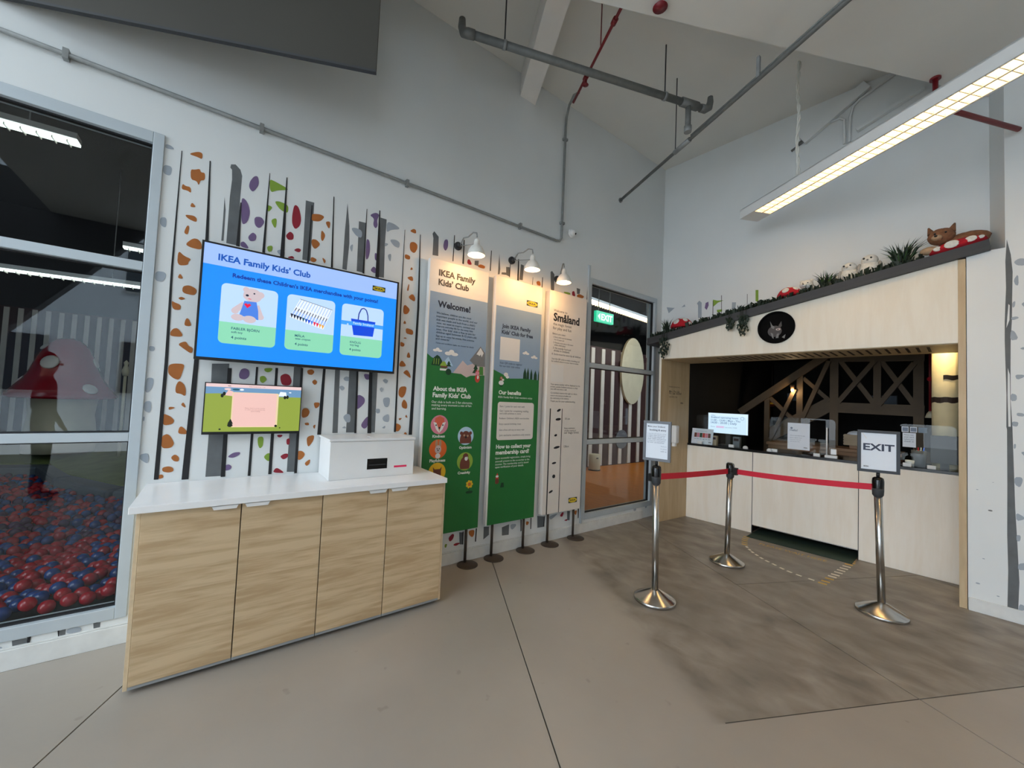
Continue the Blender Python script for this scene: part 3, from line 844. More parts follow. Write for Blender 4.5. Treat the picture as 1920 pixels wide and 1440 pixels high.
PANEL1_TEXT=[('IKEA Family', 't_dark', (1.474, 2.562), (1.844, 2.56)), ("Kids' Club", 't_dark', (1.474, 2.479), (1.779, 2.478)), ('Welcome!', 't_navy', (1.477, 2.287), (1.805, 2.285)), ('We believe, children are the most', 't_navy', (1.47, 2.223), (1.818, 2.224)), ('important people in the world, and our', 't_navy', (1.471, 2.193), (1.886, 2.196)), ("club was made and built from a child's", 't_navy', (1.47, 2.164), (1.862, 2.164)), ('view, we want to inspire, connect and', 't_navy', (1.474, 2.136), (1.857, 2.136)), ('improve everyday life for the many little', 't_navy', (1.476, 2.11), (1.843, 2.109)), ("ones. Our kids' club is free to join for", 't_navy', (1.475, 2.082), (1.87, 2.08)), ('children aged between 0-12 years old.', 't_navy', (1.476, 2.054), (1.887, 2.054)), ('Sign-up to enjoy fun events, free activities', 't_navy', (1.475, 2.025), (1.86, 2.023)), ('and rewards!', 't_navy', (1.474, 1.997), (1.605, 2.0)), ('Terms and conditions apply, see counter for details', 't_navy', (1.476, 1.963), (1.857, 1.965)), ('About the IKEA', 't_white', (1.473, 1.558), (1.81, 1.557)), ("Family Kids' Club", 't_white', (1.472, 1.502), (1.852, 1.499)), ('Our club is built on 5 fun elements,', 't_white', (1.466, 1.451), (1.872, 1.449)), ('making every moment a mix of fun', 't_white', (1.467, 1.424), (1.861, 1.422)), ('and learning.', 't_white', (1.469, 1.395), (1.609, 1.391)), ('Kindness', 't_white', (1.49, 1.152), (1.608, 1.151)), ('Optimism', 't_white', (1.755, 1.045), (1.884, 1.045)), ('Playfulness', 't_white', (1.474, 0.943), (1.623, 0.94)), ('Creativity', 't_white', (1.753, 0.822), (1.882, 0.815))]
PANEL2_TEXT=[('Join IKEA Family', 't_navy', (2.166, 2.2), (2.527, 2.207)), ("Kids' Club for free", 't_navy', (2.166, 2.139), (2.558, 2.149)), ('Scan QR code to register', 't_navy', (2.16, 1.85), (2.433, 1.853)), ("for our kids' club online", 't_navy', (2.158, 1.821), (2.405, 1.821)), ('Our benefits', 't_white', (2.16, 1.555), (2.434, 1.555)), ("IKEA Family Kids' Club members enjoy", 't_white', (2.157, 1.52), (2.582, 1.518)), ('Earn 1 point for each visit with', 't_dark', (2.182, 1.43), (2.486, 1.431)), ('Get 1 point for completing reading', 't_dark', (2.181, 1.387), (2.538, 1.385)), ('and craft activities in store', 't_dark', (2.182, 1.361), (2.444, 1.361)), ("Redeem Children's IKEA merchandise", 't_dark', (2.181, 1.314), (2.55, 1.314)), ('Enjoy special birthday treat', 't_dark', (2.181, 1.259), (2.449, 1.259)), ('Get a free soft toy at every visit', 't_dark', (2.184, 1.204), (2.494, 1.199)), ('Join exclusive members-only events', 't_dark', (2.188, 1.151), (2.574, 1.148)), ('How to collect your', 't_white', (2.157, 1.032), (2.588, 1.03)), ('membership card?', 't_white', (2.156, 0.975), (2.568, 0.974)), ('Upon successful registration, simply bring', 't_white', (2.153, 0.933), (2.586, 0.928)), ('yourself, present to the co-worker at the', 't_white', (2.155, 0.902), (2.576, 0.898)), ('counter. The membership card is issued', 't_white', (2.156, 0.874), (2.565, 0.869)), ('upon verification of your details.', 't_white', (2.158, 0.846), (2.505, 0.843))]
PANEL3_TEXT=[('Welcome to', 't_dark', (2.835, 2.477), (3.035, 2.475)), ('Småland', 't_black', (2.835, 2.377), (3.232, 2.378)), ('the magic forest', 't_dark', (2.834, 2.326), (3.111, 2.331)), ('for play and fun', 't_dark', (2.832, 2.284), (3.107, 2.283)), ('Before you enter:', 't_dark', (2.83, 2.229), (3.024, 2.226)), ('1. Every child must be between', 't_dark', (2.84, 2.195), (3.118, 2.192)), ('4 to 10 years old', 't_dark', (2.855, 2.168), (3.0, 2.165)), ('2. Parents must stay in the store', 't_dark', (2.843, 2.135), (3.144, 2.132)), ('while child plays', 't_dark', (2.858, 2.108), (3.026, 2.107)), ('3. No outside food and', 't_dark', (2.842, 2.077), (3.11, 2.07)), ('drinks in Småland.', 't_dark', (2.857, 2.047), (3.093, 2.043)), ('4. Socks must be worn by all children', 't_dark', (2.828, 2.012), (3.27, 2.004)), ('Scan the QR code to make a booking and', 't_dark', (2.831, 1.958), (3.253, 1.957)), ('be notified when it is your turn to enter.', 't_dark', (2.828, 1.932), (3.244, 1.931)), ('Your queue number will be displayed on the', 't_dark', (2.828, 1.685), (3.276, 1.682)), ('screen outside Småland entrance so that', 't_dark', (2.828, 1.658), (3.239, 1.656)), ('you will not miss a call.', 't_dark', (2.829, 1.631), (3.073, 1.633)), ('Co-workers reserve the right to refuse', 't_dark', (2.833, 1.593), (3.233, 1.589)), ('entry in the interest of safety and', 't_dark', (2.833, 1.565), (3.136, 1.561)), ('the well-being of all children.', 't_dark', (2.831, 1.536), (3.11, 1.533)), ('Thank you for your understanding.', 't_dark', (2.833, 1.505), (3.209, 1.499)), ('10 cm', 't_dark', (3.061, 1.313), (3.133, 1.311)), ('Every centimetre', 't_dark', (3.056, 1.213), (3.217, 1.209)), ('of play counts at', 't_dark', (3.058, 1.186), (3.234, 1.183)), ('our magic forest', 't_dark', (3.054, 1.162), (3.283, 1.156)), ('120cm', 't_dark', (3.056, 1.01), (3.133, 1.008))]

# ------------------------------------------------------------------ floor
fl = struct('floor', MB().box(0, -5.0, -0.12, 9.0, 6.3, -0.008), 'joint')
CUTS_B = [-9.0, -6.17, -4.136, -2.101, -0.067, 1.972, 4.004, 6.04, 8.1, 12.0]
for b0, b1 in zip(CUTS_B[:-1], CUTS_B[1:]):
    acut = [-12.0, -1.16, 0.15, 8.0] if b0 > 3.9 else [-12.0, 8.0]
    for a0, a1 in zip(acut[:-1], acut[1:]):
        g = 0.0035
        q = [(a0 + g, b0 + g), (a1 - g, b0 + g), (a1 - g, b1 - g), (a0 + g, b1 - g)]
        poly = [(a * AX + b * BX, a * AY + b * BY) for a, b in q]
        for n in ((1, 0, 0.0), (-1, 0, -9.0), (0, 1, -5.0), (0, -1, -6.3)):
            poly = clip(poly, *n)
            if len(poly) < 3: break
        if len(poly) < 3: continue
        if area2(poly) < 0: poly = poly[::-1]
        part('slab', MB().prism([(x, y, 0) for x, y in poly], (0, 0, -0.0078), (0, 0, 0)), 'polished_concrete', fl)
cq = [(-1.1625, 2.83), (-1.1575, 2.83), (-1.1575, 4.0), (-1.1625, 4.0)]
part('crack', MB().prism([(a * AX + b * BX, a * AY + b * BY, 0) for a, b in cq], (0, 0, .0002), (0, 0, .0006)), 'joint', fl)
struct('floor_outside', MB().box(-6, -18, -0.2, 20, -5.0, -0.01), 'pavement')

# ------------------------------------------------------------------ ceiling
ce = struct('ceiling', MB().box(-0.3, -2.4, 4.9, 6.8, 6.0, 5.05), 'ceiling_paint')
P = Vector((1.698, 2.63, 0)); bd = Vector((BX, BY, 0))
pA = P + bd * (-6.9); pB = P + bd * 2.9
dropp = [(pA.x, pA.y), (9, pA.y), (9, pB.y), (pB.x, pB.y)]
dropp = clip(dropp, 1, 0, -0.0)
dropp = clip(dropp, 0, 1, -2.4)
dropp = clip(dropp, -1, 0, -6.8)
part('lowered_ceiling', MB().prism([(x, y, 0) for x, y in dropp], (0, 0, 4.3), (0, 0, 4.898)), 'ceiling_paint', ce)
bm = MB()
q0 = Vector((0.0, 2.325, 0)); q1 = Vector((0.0, 2.527, 0)); da = Vector((-AX, -AY, 0))
tlen = 2.0
bm.prism([q0, q1, q1 + da * tlen, q0 + da * (tlen + .09)], (0, 0, 4.655), (0, 0, 4.899))
part('beam', bm, 'beam_paint', ce)
# dark smoke curtain hanging from the ceiling beside the mural wall
c0 = Vector((0.012, -1.06, 0)); c1 = Vector((0.80, 0.652, 0)); cn = Vector((BY, -BX, 0)) * 0.01
cur = thing('smoke_curtain', 'dark grey smoke curtain panel hanging from the ceiling above the left window', 'panel', (0.4, -0.2, 3.45))
part('curtain_sheet', MB().prism([c0 - cn, c1 - cn, c1 + cn, c0 + cn], (0, 0, 3.46), (0, 0, 4.895)), 'curtain_grey', cur)
part('bottom_bar', MB().beam(c0 + Vector((0, 0, 3.455)), c1 + Vector((0, 0, 3.455)), 0.026, 0.014), 'dark_grey', cur)

# ------------------------------------------------------------------ left wall with two openings
W1 = (-2.60, -0.355, 0.15, 3.03)
W2 = (3.445, 4.83, 0.15, 3.00)
wl = MB()
for y0, y1, z0, z1 in ((-5.0, W1[0], 0, 4.9), (W1[0], W1[1], 0, W1[2]), (W1[0], W1[1], W1[3], 4.9), (W1[1], W2[0], 0, 4.9), (W2[0], W2[1], 0, W2[2]), (W2[0], W2[1], W2[3], 4.9), (W2[1], 5.02, 0, 4.9)):
    wl.box(-0.12, y0, z0, 0.0, y1, z1)
wall_left = struct('wall_left', wl, 'white_wall')
MURCOL = {'black': 'mur_black', 'trunk': 'mur_trunk', 'orange': 'mur_orange', 'purple': 'mur_purple', 'green': 'mur_green', 'red': 'mur_red', 'pale': 'mur_pale', 'white': 'mur_white'}
def in_opening(pts):
    y = sum(p[0] for p in pts) / len(pts); z = sum(p[1] for p in pts) / len(pts)
    return any(w[0] < y < w[1] and w[2] < z < w[3] for w in (W1, W2))
pr = Print(wallmap(0.0))
for colr, pts in MURAL_LEFT:
    pts = [(u, max(v, 0.117)) for u, v in pts]
    pts = [(min(u, W1[1] + 0.8) if False else u, v) for u, v in pts]
    if in_opening(pts): continue
    # trim to the wall beside the first window
    zc = sum(p[1] for p in pts) / len(pts)
    if zc > W1[2]: pts = clip(pts, 1, 0, W1[1] + 0.001)
    else: pts = clip(pts, 0, -1, -(W1[2] - 0.001))
    if len(pts) > 2: pr.poly(MURCOL[colr], pts if colr in ('black', 'trunk') else soften(soften(pts)))
mu = pr.build('mural_paint', wall_left, 'painted birch trunks with orange, purple, green and red leaves')
sk = MB()
sk.box(0, -5.0, 0, 0.014, 4.62, 0.105)
sk.box(0, -5.0, 0.105, 0.008, 4.62, 0.115)
struct('baseboard_left', sk, 'skirting', bev=.003)

def window(name, w, mullions, fw=0.052, x0=-0.09, x1=0.012, lefty=None):
    y0, y1, z0, z1 = w
    fr = MB()
    fr.box(x0, y0, z0, x1, y0 + fw, z1); fr.box(x0, y1 - fw, z0, x1, y1, z1)
    fr.box(x0, y0 + fw, z0, x1, y1 - fw, z0 + fw + .014); fr.box(x0, y0 + fw, z1 - fw - .014, x1, y1 - fw, z1)
    root = struct(name, fr, 'alu', bev=.003)
    zs = [z0 + fw + .014] + [m for a in mullions for m in a] + [z1 - fw - .014]
    for a, b in mullions:
        part('mullion', MB().box(x0, y0 + fw, a, x1, y1 - fw, b), 'alu', root, bev=.003)
    for i in range(0, len(zs), 2):
        a, b = zs[i], zs[i + 1]
        g = MB()
        for q in ((y0 + fw, a, y0 + fw + .008, b), (y1 - fw - .008, a, y1 - fw, b), (y0 + fw + .008, a, y1 - fw - .008, a + .008), (y0 + fw + .008, b - .008, y1 - fw - .008, b)):
            g.box(-.05, q[0], q[1], -.018, q[2], q[3])
        part('gasket', g, 'gasket', root)
        part('pane', MB().box(-.040, y0 + fw, a, -.030, y1 - fw, b), 'pane_glass', root)
    return root
window('window_1', W1, [(1.166, 1.216), (2.178, 2.232)])
window('window_2', W2, [(1.02, 1.075), (1.93, 1.985)])
struct('trim_1', MB().box(0, 3.425, 0.115, 0.02, 3.455, 3.14), 'alu', bev=.002)

# ------------------------------------------------------------------ far side walls
struct('wall_far', MB().box(-0.2, 0.327, 2.2, 3.3, 0.5, 4.9), 'white_wall', 'B')
pm = Print(boothmap(0.327))
for colr, pts in MURAL_UPPER:
    pm.poly(MURCOL[colr], pts)
wf = bpy.data.objects['wall_far']
ORG['wall_far'] = (0, 0, 0)
pm.build('mural_paint', wf, 'painted trunk tops and leaves above the shelf')
wr = MB()
wr.box(3.05, 0, 0, 7.2, 0.55, 4.9)
wr.prism([(2.85, 0, 0), (3.05, 0, 0), (3.05, .55, 0), (2.85, .55, 0)], (0, 0, 0), (0, 0, 2.86))
wr.prism([(2.985, .327, 0), (3.05, 0.002, 0), (3.05, .55, 0), (2.985, .55, 0)], (0, 0, 2.86), (0, 0, 4.9))
wall_right = struct('wall_right', wr, 'white_wall', 'B')
pm = Print(boothmap(0.0))
for colr, pts in MURAL_COLUMN:
    pm.poly(MURCOL[colr], pts if colr in ('trunk', 'white') else soften(pts))
for s_, z_, w_ in ((2.965, .80, .012), (2.90, .95, .006), (2.93, .42, .007), (3.0, .16, .008), (2.98, 1.02, .004), (2.9, .22, .012)):
    pm.poly('mur_trunk' if w_ == .012 and z_ > .5 else 'mur_pale', circ(s_, z_, w_, w_ * .5, 9))
pm.build('mural_paint', wall_right, 'painted grey trunk and pale leaves')
struct('baseboard_right', MB().box(2.852, -.014, 0, 6.8, 0, .10), 'skirting', 'B', bev=.003)

# outer shell: sloping dark mass seen in the glass, unseen side wall closed to cut light from the right
struct('wall_back', MB().prism([(6.5, -0.8, 4.88), (6.5, -4.5, 0), (6.5, -9, 0), (6.5, -9, 4.88)], (0, 0, 0), (.25, 0, 0)), 'dark_grey')
sh = MB()
sh.box(6.8, -1.2, 0, 7.05, 5.1, 4.9)
struct('wall_side_blocker', sh, 'wall_grey')
# building across the yard, met only as a reflection in the window
ob_ = thing('opposite_building', 'pale blue grey building across the yard, reflected in the left window', 'building', (16, -9, 0))
part('facade', MB().box(15.0, -22, -.2, 18, 1.0, 9.0), 'render_blue', ob_)
for yy in (-20, -17, -14, -11, -8, -5, -2):
    for zz in (1.2, 4.6):
        w_ = part('window', MB().box(14.94, yy - .7, zz, 15.0, yy + .7, zz + 1.7), 'window_dark', ob_)
        part('window_frame', MB().box(14.90, yy - .78, zz - .08, 14.9399, yy + .78, zz), 'wall_grey', w_)
# ------------------------------------------------------------------ playroom behind the glass
struct('floor_playroom', MB().box(-8.0, -6.0, -0.15, -0.12, 10.2, -0.02), 'play_wood')
struct('ceiling_playroom', MB().box(-8.0, -6.0, 4.3, -0.12, 10.2, 4.4), 'play_dark')
pw = MB()
pw.box(-8.0, -6.0, -.02, -6.6, 4.0, 4.3)
pw.box(-8.0, -6.2, -.02, -.12, -6.0, 4.3)
pw.box(-8.0, 10.0, -.02, -.12, 10.2, 4.3)
pw.box(-8.0, 4.0, -.02, -7.8, 10.0, 4.3)
wp = struct('wall_playroom', pw, 'play_dark')
part('slat_backing', MB().box(-6.6, -6.0, .55, -6.57, 1.5, 2.66), 'maroon', wp)
slat = part('slat', MB().box(-6.57, -.0, .6, -6.55, .058, 2.64), 'slat_white', wp)
slat.location = (0, -4.27, 0)
for k in range(1, 36):
    link_copy(slat, 'slat', wp, (0, -4.27 + k * 0.1475, 0))
struct('wall_partition', MB().box(-3.45, 6.6, -.02, -3.27, 10.0, 2.9), 'maroon')
wpt = bpy.data.objects['wall_partition']; ORG['wall_partition'] = (0, 0, 0)
s2 = part('slat', MB().box(-3.27, -.06, .0, -3.245, .06, 2.86), 'slat_white', wpt)
s2.location = (0, 6.82, 0)
for k in range(1, 9):
    link_copy(s2, 'slat', wpt, (0, 6.82 + k * 0.374, 0))
part('egg_mirror', MB().cyl((-3.245, 8.36, .62), (-3.235, 8.36, .62), .24, seg=28), 'frame_grey', wpt)
# rounded cream cut-out board by the slats
pts = circ(8.67, 2.40, .47, .87, 30)
solo('rounded_board', MB().prism([(-3.24, y, z) for y, z in pts], (0, 0, 0), (.06, 0, 0)), 'stem_cream', 'tall cream oval board fixed on the striped wall behind the far window', 'board', (-3.24, 8.67, 2.40))
b = thing('bin', 'small cream bin on the wooden floor behind the far window', 'bin', (-2.93, 7.0, -.02))
part('body', MB().lathe([(.0, 0), (.115, 0), (.13, .02), (.135, .36), (.12, .37), (.0, .37)], (-2.93, 7.0, -.02), 20), 'stem_cream', b)
part('handle_slot', MB().box(-2.80, 6.91, .26, -2.79, 6.97, .285), 'black', b)
part('base_ring', MB().lathe([(.13, 0), (.138, .0), (.138, .025), (.13, .025)], (-2.93, 7.0, -.018), 20), 'dark_grey', b)
e = thing('exit_sign', 'lit green EXIT sign hanging in the dark playroom behind the far window', 'sign', (-1.0, 4.935, 2.82))
part('case', MB().box(-1.05, 4.725, 2.815, -1.0, 5.145, 2.985), 'exit_green', e)
pe = Print(wallmap(-1.0))
pe.text('exit_white', 'EXIT', (4.84, 2.85), (5.115, 2.85), .04, .10)
pe.poly('exit_white', [(4.76, 2.90), (4.815, 2.955), (4.815, 2.845)])
pe.build('lettering', e)
for yy in (4.8, 5.07): part('hanger', MB().cyl((-1.025, yy, 2.985), (-1.025, yy, 4.3), .006), 'galv', e)

def play_lamp(p0, p1, label, w=.14, tube='tube_cool'):
    p0, p1 = Vector(p0), Vector(p1); mid = (p0 + p1) / 2
    t = thing('linear_lamp', label, 'lamp', tuple(mid), 'linear lamps in the playroom')
    d = (p1 - p0).normalized()
    part('housing', MB().beam(p0 + Vector((0, 0, .035)), p1 + Vector((0, 0, .035)), w, .05), 'white_plastic', t)
    part('diffuser', MB().beam(p0, p1, w * .8, .02), tube, t)
    n = int((p1 - p0).length / .09)
    for k in range(n):
        q = p0 + d * (.05 + k * .09)
        sd = d.cross(Vector((0, 0, 1)))
        part('louver_blade', MB().beam(q - sd * (w * .42) - Vector((0, 0, .02)), q + sd * (w * .42) - Vector((0, 0, .02)), .006, .02), 'louver', t)
    part('hanger', MB().cyl(p0 + d * .3 + Vector((0, 0, .06)), (p0.x + d.x * .3, p0.y + d.y * .3, 4.3), .005), 'galv', t)
    part('hanger', MB().cyl(p1 - d * .3 + Vector((0, 0, .06)), (p1.x - d.x * .3, p1.y - d.y * .3, 4.3), .005), 'galv', t)
play_lamp((-2.05, -3.6, 3.62), (-2.0, -1.15, 3.66), 'louvred strip lamp in the playroom hung highest behind the left window')
play_lamp((-4.05, -4.2, 2.72), (-4.0, -.9, 2.80), 'long louvred strip lamp hung low over the ball pit', .12)
play_lamp((-3.5, -1.04, 3.17), (-3.45, 1.4, 3.2), 'louvred strip lamp starting beside the frame of the left window', .12)
play_lamp((-2.2, 4.9, 3.6), (-2.6, 8.6, 3.6), 'louvred strip lamp above the wooden floor near the exit sign', .2, 'tube_play')

# raised green bank, kerb and ball pit
def prism_z(poly, z0, z1):
    return MB().prism([(x, y, 0) for x, y in poly], (0, 0, z0), (0, 0, z1))
edge = [(-2.55, .9), (-2.75, .1), (-3.1, -.84), (-4.1, -1.45), (-5.15, -1.85), (-5.6, -3.2), (-5.7, -5.9)]
bank = MB()
n = len(edge)
vs = [(x, y, .34) for x, y in edge] + [(-6.57, min(.9, y + .1 * i), .52) for i, (x, y) in enumerate(edge)]
vs += [(x, y, -.02) for x, y in edge] + [(-6.57, min(.9, y + .1 * i), -.02) for i, (x, y) in enumerate(edge)]
fs = [(i, i + 1, n + i + 1, n + i) for i in range(n - 1)] + [(2 * n + i, 2 * n + i + 1, i + 1, i) for i in range(n - 1)]
bank.add(vs, fs)
solo('play_bank', bank, 'play_green', 'sloping green carpeted bank behind the ball pit', 'bank', (-5.5, -1.5, -.02))
kb = MB()
for (x0, y0), (x1, y1) in zip(edge[:-1], edge[1:]):
    kb.beam((x0 + .125, y0, .16), (x1 + .125, y1, .16), .22, .34)
solo('pit_kerb', kb, 'kerb_grey', 'grey padded kerb around the far edge of the ball pit', 'kerb', (-4.1, -1.45, 0), bev=.03)
pf = [(-.14, -5.9), (-.14, .9)] + edge
pm_ = [(-.14, -5.9), (-.14, .9)] + [(x + .26, y) for x, y in edge]
solo('pit_mat', prism_z(pm_, .0, .10), 'play_dark', 'dark mat under the balls of the ball pit', 'mat', (-1.5, -1.5, 0))

RB = .0375
sph = MB().ell((0, 0, 0), (RB, RB, RB), 14, 9)
ballmesh = {}
for cname in ('red', 'blue', 'purple'):
    ballmesh[cname] = sph.mesh('ball_' + cname, 'ball_' + cname)
def inside(x, y, poly):
    c = False
    for i in range(len(poly)):
        (x0, y0), (x1, y1) = poly[i], poly[i - 1]
        if (y0 > y) != (y1 > y) and x < (x1 - x0) * (y - y0) / (y1 - y0) + x0: c = not c
    return c
cand = []
pit = math.sqrt(3) / 2 * .0815
row = 0; x = -.19
while x > -5.4:
    y = -3.4 + (row % 2) * .0405
    while y < .85:
        jx, jy = x + random.uniform(-.006, .006), y + random.uniform(-.006, .006)
        if inside(jx - .12, jy, pf) and inside(jx - .2, jy - .1, pf): cand.append((jx, jy, .205 + random.uniform(-.02, .03) + .03 * math.sin(3 * jx) * math.sin(2.3 * jy)))
        y += .0815
    x -= pit; row += 1
def shade_of(x, y):
    v = .6 * math.sin(4.1 * x + 3.3 * y) + .6 * math.sin(5.7 * y - 2.1 * x + 1.0) + random.uniform(-1.3, 1.3)
    if x < -1.6 and random.random() < .3: return 'purple'
    return 'blue' if v > .15 else 'red'
def visible(p):
    # seen through the pane: line from the viewing side to the ball must cross the window opening
    t = (CAM.x) / (CAM.x - p[0]); yy = CAM.y + (p[1] - CAM.y) * t; zz = CAM.z + (p[2] - CAM.z) * t
    return -1.01 < yy < -.40 and .2 < zz < 1.2
vis = sorted([p for p in cand if visible(p)], key=lambda p: (Vector(p) - CAM).length)[:300]
visset = set(vis)
BALL_LABEL = {'red': 'glossy red plastic ball lying near the glass in the ball pit', 'blue': 'glossy blue plastic ball lying near the glass in the ball pit', 'purple': 'dark purple plastic ball lying in the ball pit'}
stuff = MB()
small = MB().ell((0, 0, 0), (RB, RB, RB), 10, 6)
for p in cand:
    c = shade_of(p[0], p[1])
    if p in visset:
        o = bpy.data.objects.new('ball', ballmesh[c]); COL.objects.link(o); o.location = p
        o['label'] = BALL_LABEL[c]; o['category'] = 'ball'; o['group'] = c + ' balls in the ball pit'
    else:
        stuff.add([(v[0] + p[0], v[1] + p[1], v[2] + p[2]) for v in small.v], small.f, ('red', 'blue', 'purple').index(c), True)
solo('ball_pit_balls', stuff, ['ball_red', 'ball_blue', 'ball_purple'], 'mass of red and blue balls filling the rest of the ball pit', 'balls', (-2, -1.5, .2), kind='stuff')

# toadstool play house
mt = thing('toadstool_playhouse', 'giant red toadstool playhouse with white spots and cream stem behind the ball pit', 'playhouse', (-5.6, -1.87, .5))
MC = (-5.6, -1.87, .5)
part('stem', MB().lathe([(.0, -.05), (.37, -.05), (.375, .2), (.34, .5), (.36, .72), (.40, .78), (.0, .78)], MC, 32), 'stem_cream', mt)
cap = part('cap', MB().lathe([(.0, .74), (.40, .74), (.56, .75), (.58, .78), (.52, .88), (.42, 1.02), (.36, 1.16), (.31, 1.32), (.24, 1.5), (.14, 1.62), (.05, 1.655), (.0, 1.66)], MC, 36), 'cap_red', mt)
for ang, z, r in ((-18, 1.27, .105), (42, .90, .09), (-95, 1.0, .11), (130, 1.2, .1), (-60, 1.5, .06), (85, 1.3, .08)):
    prof = [(.74, .56), (.78, .58), (.88, .52), (1.02, .42), (1.16, .36), (1.32, .31), (1.5, .24), (1.62, .14)]
    for (za, ra), (zb, rb) in zip(prof[:-1], prof[1:]):
        if za <= z <= zb: rr = ra + (rb - ra) * (z - za) / (zb - za); sl = math.atan2(ra - rb, zb - za)
    a = math.radians(ang)
    nrm = Vector((math.cos(a) * math.cos(sl), math.sin(a) * math.cos(sl), math.sin(sl)))
    c = Vector((MC[0] + rr * math.cos(a), MC[1] + rr * math.sin(a), MC[2] + z))
    part('spot', MB().ell(c, (r, r, .02), 18, 6, nrm.to_track_quat('Z', 'Y').to_matrix()), 'cap_spot', cap)
pl = thing('play_post', 'pale post with a lantern top beside the giant toadstool', 'post', (-5.0, -1.14, .45))
part('pole', MB().cyl((-5.0, -1.14, .42), (-5.0, -1.14, 1.62), .018), 'stem_cream', pl)
part('lantern', MB().lathe([(0, 1.2), (.03, 1.2), (.045, 1.28), (.02, 1.36), (.03, 1.40), (0, 1.44)], (-5.0, -1.14, .42), 14), 'stem_cream', pl)
# ------------------------------------------------------------------ storage cabinets under one worktop
CY = [-0.272, 0.137, 0.549, 0.953, 1.367]
names = ['at the worktop end next to the left window', 'second from the left window under the white worktop', 'third from the left window under the white worktop', 'at the worktop end next to the tall panels']
for i in range(4):
    y0, y1 = CY[i] + .0015, CY[i + 1] - .0015
    cab = thing('base_cabinet', 'oak fronted base cabinet ' + names[i], 'cabinet', (0.3, (y0 + y1) / 2, 0), 'oak base cabinets')
    part('body', MB().box(0.014, y0, .045, .545, y1, .874), 'ply_edge', cab)
    dr = part('door', MB().box(.5465, y0 + .001, .043, .568, y1 - .001, .872), 'oak', cab, bev=.0015)
    hy = (y1 - .135, y1 - .008) if i % 2 == 0 else (y0 + .008, y0 + .135)
    h = MB().box(.552, hy[0], .872, .586, hy[1], .8748)
    h.prism([(.583, hy[0] + .004, .874), (.583, hy[1] - .004, .874), (.583, hy[1] - .014, .853), (.583, hy[0] + .014, .853)], (0, 0, 0), (.003, 0, 0))
    part('handle', h, 'white_plastic', dr, 'white metal edge pull')
    part('plinth', MB().box(.05, y0, 0, .50, y1, .045), 'plinth', cab)
    part('toe_rail', MB().box(.548, y0, .026, .562, y1, .0425), 'plinth', cab)
    if i == 0:
        part('side_panel', MB().box(.014, y0 - .017, .026, .562, y0 - .0005, .874), 'ply_edge', cab, bev=.001)
    if i == 3:
        part('side_panel', MB().box(.014, y1 + .0005, .026, .562, y1 + .017, .874), 'ply_edge', cab, bev=.001)
solo('worktop', MB().box(.003, -.314, .8755, .592, 1.381, .910), 'white_lam', 'long white worktop laid over the four oak cabinets', 'worktop', (.3, .53, .8755), bev=.002)

bx = thing('dispenser_box', 'white lidded box with a black slot standing on the white worktop', 'box', (.19, .917, .91))
part('body', MB().box(.02, .620, .9105, .35, 1.214, 1.168), 'white_plastic', bx, bev=.002)
part('lid', MB().box(.012, .612, 1.170, .357, 1.222, 1.186), 'white_plastic', bx, bev=.003)
sl = MB()
sl.box(.3502, .862, .962, .353, 1.018, .968); sl.box(.3502, .862, 1.043, .353, 1.018, 1.049); sl.box(.3502, .862, .968, .353, .868, 1.043); sl.box(.3502, 1.012, .968, .353, 1.018, 1.043)
part('slot_frame', sl, 'white_plastic', bx)
so = part('slot', MB().box(.3502, .868, .968, .3515, 1.012, 1.043), 'black_gloss', bx, 'black card slot')
part('slot_shelf', MB().box(.3515, .88, .996, .354, 1.0, 1.001), 'dark_grey', so)
part('label_strip', MB().box(.3502, 1.064, .970, .3512, 1.160, .984), 'red_label', bx, 'pink red sticker')
part('lid_clip', MB().box(.20, .905, 1.1862, .29, .925, 1.189), 'white_lam', bx)

# ------------------------------------------------------------------ large screen
tv = thing('wall_screen', 'large wall screen showing three reward cards on a bright blue page', 'screen', (.05, .49, 1.67))
TX = .093
fr = MB()
fr.box(.05, -.138, 1.672, .09, 1.120, 2.417)
part('case', fr, 'black', tv, bev=.003)
bz = MB()
for q in ((-.138, 1.672, 1.120, 1.690), (-.138, 2.406, 1.120, 2.417), (-.138, 1.690, -.126, 2.406), (1.106, 1.690, 1.120, 2.406)):
    bz.box(.0902, q[0], q[1], .096, q[2], q[3])
part('bezel', bz, 'black', tv, bev=.001)
part('wall_bracket', MB().box(.001, .2, 1.85, .05, .8, 2.25), 'dark_grey', tv)
scr = part('display', MB().box(.0902, -.126, 1.690, .0925, 1.106, 2.406), 'screen_blue', tv)
pr = Print(wallmap(.0925))
pr.rect('scr_light', -.126, 2.275, 1.106, 2.406)
for (x0, x1), yc in (((-.026, .286), 1.924), ((.341, .651), 1.922), ((.699, 1.010), 1.927)):
    pr.poly('scr_card', rrect(x0, 1.786, x1, 2.172, .03))
    low = clip(rrect(x0, 1.786, x1, 2.172, .03), 0, -1, -yc)
    pr.poly('scr_green', low)
